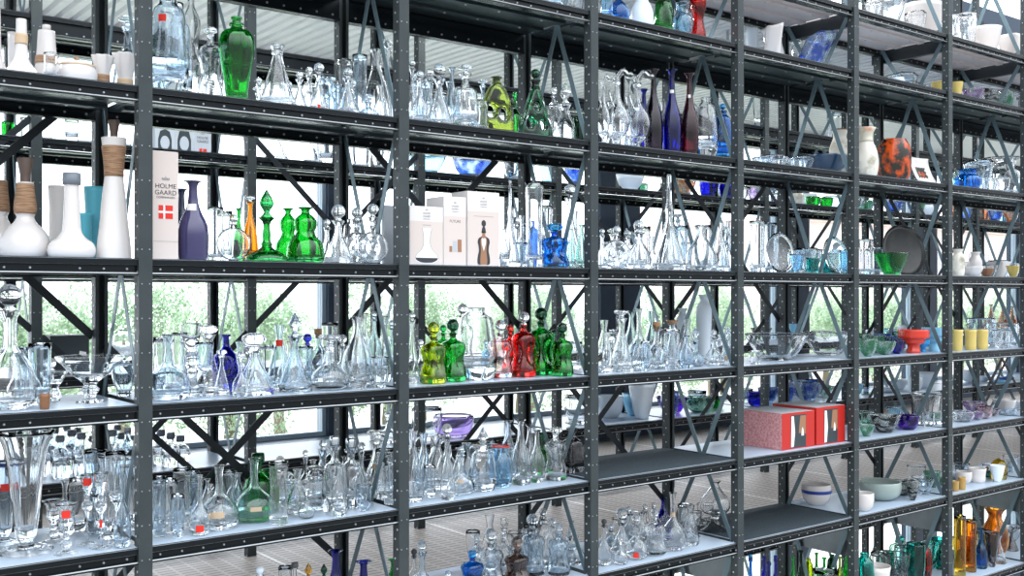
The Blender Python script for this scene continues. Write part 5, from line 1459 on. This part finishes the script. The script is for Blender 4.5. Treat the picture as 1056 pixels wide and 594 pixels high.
#fold_vase('f1', 953, 162, 36, 'white', .14, .18, .85, 'dish', 'white square dish', 'white square dish with orange motif beside the ribbed vase', twist=0, oval=.35, rz=-.3)
I('f1', 866, 134, 21, 'pot', 'cream', y=.36, L='cream pot with dark rim seen through the fifth frame', lip='brownc')
I('f2', 891, 247, 18, 'sqvase', 'clear', y=.10, L='square clear vase beside the fifth post')
I('f2', 921, 261, 36, 'sqbowl', 'green', y=.10, L='green glass square bowl in front of the black disc')
I('f2', 905, 256, 15, 'tumbler', 'cool', y=.30)
I('f3', 942, 340, 31, 'pedestal', 'redc', y=.12, L='red stepped pedestal bowl')
I('f3', 963, 338, 24, 'pedestal', 'cyanc', y=.11, L='light blue stepped pedestal bowl beside the red one')
I('f3', 952, 351, 13, 'pedestal', 'bluec', y=.05, L='small blue pedestal bowl between red and light blue bowls')
I('f3', 895, 350, 20, 'dish', 'leafy', y=.10)
I('f3', 912, 352, 24, 'dish', 'leafy', y=.12)
I('f3', 925, 351, 17, 'dish', 'cobalt', y=.09, L='cobalt blue wavy dish beside the red pedestal bowl')
I('f3', 907, 347, 20, 'dish', 'zebra', y=.34)
I('f4', 894, 438, 16, 'bowl', 'leafy', y=.09)
I('f4', 913, 428, 32, 'bowl', 'zebra', y=.11, L='black and white striped bowl beside the violet bowl', mod='leafdish')
I('f4', 936, 428, 22, 'deep', 'violet', y=.12, L='violet glass bowl beside the black and white bowl', mod='ruffle')
I('f4', 957, 405, 32, 'cyl', 'clear', y=.16, L='big clear glass cylinder near the sixth post')
I('f4', 893, 424, 16, 'deep', 'aqua', y=.28)
I('f4', 924, 420, 16, 'dish', 'sky', y=.32)
I('f5', 908, 496, 42, 'deep', 'grey', y=.20, L='large grey green glazed bowl')
I('f5', 890, 508, 22, 'deep', 'white', y=.07, L='white bowl in front of the grey green bowl')
I('f5', 842, 499, 30, 'deep', 'white', y=.34, L='white bowl with blue brush stroke seen through the fifth frame', bands=[(.58,.74,'bluep','painted_stroke')])
I('f5', 932, 496, 24, 'dish', 'zebra', y=.14)
I('f5', 952, 492, 22, 'bowl', 'clear', y=.14)
I('f5', 945, 480, 18, 'cyl', 'clear', y=.34)
I('f5', 962, 486, 16, 'dish', 'leafy', y=.10)
wire_basket('f6', 924, 572, 26, 'cap', .16, 'black wire basket on the lowest shelf')
I('f6', 952, 558, 16, 'lidjar', 'red', y=.22, stop='ball', smat='teal', L='red glass jar with dark green knob beside the wire basket')
I('f6', 928, 553, 20, 'jar', 'aqua', y=.38, mod='square', stop='cap', smat='teal', L='pale green square jar behind the wire basket')
I('f6', 970, 560, 11, 'bottle', 'teal', y=.26)
I('f6', 955, 578, 22, 'dish', 'teal', y=.10)
I('f6', 903, 583, 30, 'plate', 'white', y=.13)

# --- farthest bay in view
I('g-1', 996, 15, 20, 'deep', 'clear', y=.14, mod='cut')
I('g-1', 984, 16, 9, 'tumbler', 'clear', y=.08)
I('g-1', 1017, 29, 30, 'dish', 'white', y=.17, mod=None, L='white oval bowl on the far high shelf')
I('g-1', 1042, 37, 24, 'dish', 'white', y=.14, mod='squarebowl', L='white square bowl on the far high shelf')
I('g0', 987, 85, 12, 'bowl', 'yell', y=.10)
I('g0', 1004, 92, 22, 'dish', 'lilwh', y=.13)
I('g0', 1022, 94, 16, 'dish', 'zebra', y=.12)
I('g0', 1037, 95, 17, 'dish', 'leafy', y=.12)
I('g1', 998, 175, 27, 'lowvase', 'blue', y=.13, L='blue round glass vase beside the sixth post', mod=None)
I('g1', 1033, 163, 38, 'lowvase', 'clear', y=.17, n=24, L='large clear ribbed vase at the far end')
I('g1', 1010, 166, 26, 'dish', 'cool', y=.42)
I('g2', 988, 257, 13, 'jug', 'cream', y=.12, handles=True, L='cream and brown jug beside the sixth post', prof='pot')
I('g2', 1006, 260, 13, 'mug', 'white', y=.22, handles=True, prof='pot')
I('g2', 1003, 275, 22, 'dish', 'white', y=.10)
I('g2', 1028, 270, 26, 'sqbowl', 'white', y=.18)
I('g2', 1045, 274, 12, 'dish', 'yell', y=.12)
I('g2', 1018, 277, 14, 'dish', 'brownc', y=.07)
for i, x in enumerate((987, 1001, 1013)):
    I('g3', x, 340, 12, 'mug', 'yell', y=.08, L='yellow frosted cup, %s of three in a row' % ('nearest', 'middle', 'last')[i])
I('g3', 1034, 333, 28, 'deep', 'clear', y=.14)
I('g3', 1012, 328, 26, 'deep', 'cool', y=.36)
I('g4', 992, 424, 24, 'deep', 'clear', y=.13, mod='cut')
I('g4', 1015, 419, 16, 'deep', 'pink', y=.11, L='pink glass bowl between clear cut bowls', lip='wine')
I('g4', 1037, 412, 22, 'dish', 'white', y=.14)
I('g4', 1005, 414, 22, 'dish', 'lilwh', y=.34)
I('g5', 992, 492, 8, 'mug', 'ochre', y=.06)
I('g5', 985, 496, 8, 'mug', 'ochre', y=.05)
I('g5', 1018, 481, 12, 'jar', 'teal', y=.20, stop='ball', smat='brownc', L='teal jar with brown ball stopper')
I('g5', 1030, 473, 15, 'lidjar', 'gold', y=.10, lip='brownc', L='pale golden jar with brown rim near the far post')
I('g5', 990, 478, 18, 'deep', 'cool', y=.36)
I('g5', 1042, 470, 14, 'cyl', 'clear', y=.30)
I('g6', 990, 532, 12, 'cyl', 'gold', y=.08, L='golden cylinder vase nearest the sixth post')
I('g6', 1001, 536, 12, 'cyl', 'amber', y=.10, L='amber cylinder vase beside the blue bottle')
I('g6', 1012, 545, 12, 'longneck', 'blue', y=.10, L='blue bottle with green neck in front of the orange vase')
I('g6', 1026, 524, 27, 'wobble', 'fire', y=.26, L='large orange mottled vase behind the blue bottle')
I('g6', 1030, 552, 14, 'bellx', 'clear', y=.10)
I('g6', 1043, 548, 14, 'bellx', 'smoke', y=.10)


# more clear glass crowding the back of the fuller shelves
FR = random.Random(21)
for cell, xa, xb, ya, yb, n in (('b1',262,404,86,88,9),('b3',160,404,352,348,12),('b4',160,404,500,470,10),('c1',424,500,80,92,7),('c4',424,600,462,452,12),('c5',480,600,552,536,8),('d1',620,670,104,112,4),('d2',620,752,240,240,7),('d3',620,755,338,336,8),('d5',620,735,538,522,9),('c2',520,604,214,222,5),('a4',60,140,486,478,6),('a3',4,60,368,366,3)):
    for j in range(n):
        t = (j + FR.uniform(.15, .85))/n; px = xa + (xb-xa)*t; yt = ya + (yb-ya)*t + FR.uniform(-8, 10)
        kd = FR.choice(['round','bell','slim','roundx','bstop','tumbler','sack','cylf','pear','kluk','crystal','goblet'])
        I(cell, px, yt, FR.uniform(13, 19)*(1.1 if px < 420 else .95), kd, FR.choice(['clear','clear','cool']), y=FR.choice([.24, .31, .38]), stop=FR.choice(['ball','bigball','mush','drop','flat']) if kd in ('round','bell','bstop','kluk','crystal') else 0)

# smaller bowls, dishes and jars that fill up the far bays
BR = random.Random(5)
for cell, xa, xb, ya, yb, n, ms in (('e1',775,840,160,164,3,('clear','cool')),('e2',815,875,258,260,4,('clear','sky','aqua','cool')),        ('f3',888,935,346,344,5,('leafy','clear','greenpat','bluewh')),('f4',888,970,434,426,7,('clear','leafy','cool','aqua','smoke')),('f5',920,972,500,492,6,('clear','zebra','leafy','cool')),
        ('f6',890,972,572,556,8,('clear','aqua','teal','cool','clear')),('f0',890,975,80,88,4,('clear','cool','milk')),('f-1',890,975,0,20,4,('clear','milk')),
        ('g-1',984,1050,18,40,3,('clear','cool')),('g0',984,1050,90,98,6,('lilwh','clear','zebra','leafy','orangewh')),('g1',984,1050,180,184,3,('clear','aqua')),('g2',984,1050,270,272,6,('white','cream','cool','clear')),
        ('g3',1010,1050,340,336,5,('clear','cool')),('g4',984,1050,426,418,7,('clear','cool','lilwh','white','pink')),('g5',984,1050,488,474,8,('white','cool','clear','milk')),('g6',984,1050,556,540,7,('clear','amber','smoke','gold','brown')),
        ('r1',640,1050,188,214,14,('clear','cool','milk','bluewh','orangewh','leafy')),('r3',620,1050,352,336,14,('clear','cool','milk','sky')),('r4',600,1050,410,386,12,('clear','cool','milk','bluewh','cyanc'))):
    for j in range(n):
        t = (j + BR.uniform(.1, .9))/n
        I(cell, xa+(xb-xa)*t, ya+(yb-ya)*t+BR.uniform(-3, 3), BR.uniform(12, 20), BR.choice(('deep', 'dish', 'bowl', 'deep', 'jar', 'tumbler') if cell in ('g1', 'g3', 'g5', 'g6', 'e2', 'f6') else ('dish', 'bowl', 'dish', 'deep')), BR.choice(ms), y=BR.choice((.08, .16, .28, .36)))

# --- rear rack
for i, (x, yt, w) in enumerate(((170,131,20),(190,131,20),(209,131,18))):
    r, ww, H, xx = card_box('r1', x-w/2, x+w/2, yt, .10, .12, 'cardg')
    r['label'] = 'grey carton with %s on the rear rack' % ('oval jug picture nearest the near post', 'oval jug picture beside the flag print', 'crown lettering and red flag print')[i]
    r['category'] = 'box'; r['group'] = 'grey cartons on the rear rack'
    if i < 2:
        flat_print(r, G['cardd'], [[(-ww*.7,.01),(ww*.7,.01),(ww*.7,H*.5),(ww*.5,H*.82),(0,H*.92),(-ww*.5,H*.82),(-ww*.7,H*.5)]], 0, 'jug_picture')
        flat_print(r, G['cardg'], [[(.6*ww*math.cos(t*PI/8)*.8, H*.36+.28*H*math.sin(t*PI/8)) for t in range(16)]], -.0005, 'oval_picture')
    else:
        crown_logo(r, 0, H*.72, .009); text_on(r, 'HOLME', .017, 0, H*.60, 0, G['ink']); text_on(r, 'GAARD', .017, 0, H*.46, 0, G['ink'])
        flat_print(r, G['redtag'], [[(-.018,.01),(-.003,.01),(-.003,.028),(-.018,.028)],[(.001,.01),(.02,.01),(.02,.028),(.001,.028)]], -.0004, 'flag_print')
for i, (x, yt, w, kd) in enumerate(((46,118,14,'roundx'),(60,118,15,'roundx'),(74,122,13,'tumbler'),(88,118,16,'roundx'),(28,122,14,'deep'),(128,122,15,'bellx'),(8,126,12,'deep'),(285,136,24,'bellx'),(322,140,16,'roundx'),(336,140,14,'tumbler'),(372,148,20,'deep'),(392,150,18,'dish'))):
    I('r1', x, yt, w, kd, 'green' if x == 8 else 'clear', y=.14)
for i, (x, yt, w, kd, m) in enumerate(((440,158,40,'dish','sky'),(488,161,46,'dish','bluewh'),(534,160,36,'dish','cool'),(566,163,24,'bowl','sky'),(592,168,22,'dish','bluewh'),(650,180,30,'plate','milk'),(704,186,28,'dish','orangewh'),(730,184,18,'deep','cobalt'),(750,188,18,'deep','cobalt'),(778,190,16,'dish','lilwh'),(795,194,14,'dish','cool'),(822,200,16,'dish','cream'),(838,203,14,'deep','green'),(852,204,13,'deep','bright'),(893,207,16,'dish','leafy'),(922,206,22,'dish','bluewh'),(950,212,24,'deep','milk'),(1015,212,22,'dish','orangewh'),(1030,218,22,'dish','sky'),(1043,214,16,'dish','orangewh'))):
    I('r1', x, yt, w, kd, m, y=.14)
r, ww, H, xx = card_box('r3', 52, 92, 346, .08, .16, 'cardd'); r['label'] = 'black box with white sticker on the rear rack'; r['category'] = 'box'
flat_print(r, G['inkw'], [[(ww*.45,H*.42),(ww*.8,H*.38),(ww*.85,H*.56),(ww*.5,H*.60)]], 0, 'white_sticker')
for i, (x, yt, w, kd, m) in enumerate(((128,340,22,'jar','clear'),(596,352,24,'roundx','clear'),(575,356,18,'tumbler','clear'),(818,334,10,'tazza','cyanc'),(785,338,22,'bowl','smoke'),(826,344,26,'dish','white'),(900,340,14,'deep','milk'),(935,335,18,'deep','milk'))):
    I('r3', x, yt, w, kd, m, y=.16)
for i, (x, yt) in enumerate(((1022,314),(1034,315),(1044,316))):
    I('r3', x, yt, 9, 'slim', 'orangewh', y=.18)
for i, x in enumerate((38,50,62,74,84,96,116,126,134,166,176,186)):
    I('r4', x, 443 + (i % 3)*3, 18, 'swing', 'clear', y=.12 + .12*(i % 2), smat='capgrey')
for i, x in enumerate((44,57,69,80,121,130)):
    I('r4', x, 438 + (i % 2)*3, 15, 'swing', 'cool', y=.34, smat='capgrey')
for i, (x, yt, w, kd, m) in enumerate(((468,428,42,'deep','lilac'),(440,420,30,'deep','clear'),(400,424,18,'round','clear'),(600,408,34,'deep','clear'),(628,408,30,'deep','milk'),(662,396,44,'bowl','milk'),(693,409,34,'bowl','violet'),(719,409,32,'deep','greenpat'),(738,412,16,'deep','bright'),(706,404,26,'dish','bluewh'),(779,404,18,'deep','cobalt'),(793,400,22,'dish','bluewh'),(832,392,36,'dish','bluewh'),(848,398,28,'dish','leafy'),(895,400,20,'deep','cool'),(915,400,22,'dish','milk'),(955,384,22,'bowl','milk'),(1000,382,22,'dish','milk'),(1030,392,16,'deep','cyanc'),(1015,388,16,'dish','milk'))):
    I('r4', x, yt, w, kd, m, y=.16)
for i, (x, yt, w, kd, m) in enumerate(((784,20,16,'deep','clear'),(872,26,16,'deep','milk'),(862,64,14,'jar','clear'))):
    I('r0', x, yt+10, w, kd, m, y=.16)
for i in range(4):
    I("r6", 770+i*23, 548 + (i*7) % 11, 12, ('bottle', 'jar', 'deep', 'slim')[i % 4], ('green', 'clear', 'aqua', 'bright', 'cobalt')[i % 5], y=.16)

# bird drawing on the flat oval bottle
for o, cell, px, *_ in ITEMS:
    if cell == 'b2' and px == 241:
        b = [c for c in o.children if c.name.startswith('body')][0]
        s = max(v.co.x for v in b.data.vertices)
        flat_print(o, G['ink'], [[(-.10*s,.30*s),(.04*s,.16*s),(.30*s,.30*s),(.34*s,.60*s),(.22*s,.95*s),(.20*s,1.20*s),(.02*s,1.26*s),(-.06*s,1.18*s),(.04*s,1.06*s),(-.08*s,.80*s)]], -.31*s, 'bird_drawing')
        flat_print(o, G['green'], [[(.02*s,.34*s),(.16*s,.30*s),(.22*s,.50*s),(.14*s,.70*s),(.02*s,.60*s)]], -.312*s, 'bird_wing_drawing')
write_labels()
print('LOG', [l for l in LOG if l[2] > 13.9 and l[0][0] != 'r'])
print('MISSED', MISSED, 'ITEMS', len(ITEMS))
# ------------------------------------------------------------------ light, camera, view
w = bpy.data.worlds.new('sky'); SC.world = w; w.use_nodes = True
nt = w.node_tree; bg = nt.nodes['Background']
bg.inputs['Strength'].default_value = SKY
N_ = nt.nodes.new; LK = nt.links.new
tc = N_('ShaderNodeTexCoord'); sp = N_('ShaderNodeSeparateXYZ'); LK(tc.outputs['Generated'], sp.inputs['Vector'])
hall = N_('ShaderNodeValToRGB'); mz = N_('ShaderNodeMapRange'); mz.inputs['From Min'].default_value = -1; mz.inputs['From Max'].default_value = 1
LK(sp.outputs['Z'], mz.inputs['Value']); LK(mz.outputs['Result'], hall.inputs['Fac'])
cr = hall.color_ramp                             # unseen near hall: dim at eye level, overhead glow added for lip reflections
cr.elements[0].position = .40; cr.elements[0].color = (.42, .44, .46, 1)
cr.elements[1].position = .78; cr.elements[1].color = (2.2, 2.35, 2.5, 1)
e = cr.elements.new(.58); e.color = (.55, .61, .67, 1)
sky = N_('ShaderNodeRGB'); sky.outputs[0].default_value = (1.68, 1.80, 1.95, 1)
my = N_('ShaderNodeMapRange'); my.inputs['From Min'].default_value = -.25; my.inputs['From Max'].default_value = .30; LK(sp.outputs['Y'], my.inputs['Value'])
mx = N_('ShaderNodeMix'); mx.data_type = 'RGBA'; LK(my.outputs['Result'], mx.inputs['Factor']); LK(hall.outputs['Color'], mx.inputs['A']); LK(sky.outputs[0], mx.inputs['B'])
LK(mx.outputs['Result'], bg.inputs['Color'])
sun = bpy.data.lights.new('sun', 'SUN'); sun.energy = SUN; sun.angle = math.radians(8); sun.color = (1, .97, .92)
so = bpy.data.objects.new('sun', sun); COL.objects.link(so)
so.rotation_euler = (math.radians(-27), math.radians(-12), 0)
cam = bpy.data.cameras.new('camera'); cam.sensor_width = 36; cam.lens = FP/1056*36; cam.shift_y = (HOR-297)/1056
cam.clip_start = .05; cam.clip_end = 400
co = bpy.data.objects.new('camera', cam); COL.objects.link(co)
co.location = (CX, CY, CZ); co.rotation_euler = (math.radians(90), 0, -TH)
SC.camera = co
SC.view_settings.view_transform = 'Standard'; SC.view_settings.look = 'None'
SC.view_settings.exposure = EXPO; SC.view_settings.gamma = 1; SC.view_settings.use_curve_mapping = False
cy = SC.cycles
cy.max_bounces = 20; cy.transmission_bounces = 18; cy.glossy_bounces = 6; cy.diffuse_bounces = 4; cy.transparent_max_bounces = 8
cy.caustics_reflective = True; cy.caustics_refractive = True; cy.blur_glossy = 0.6
cy.sample_clamp_indirect = 6.0
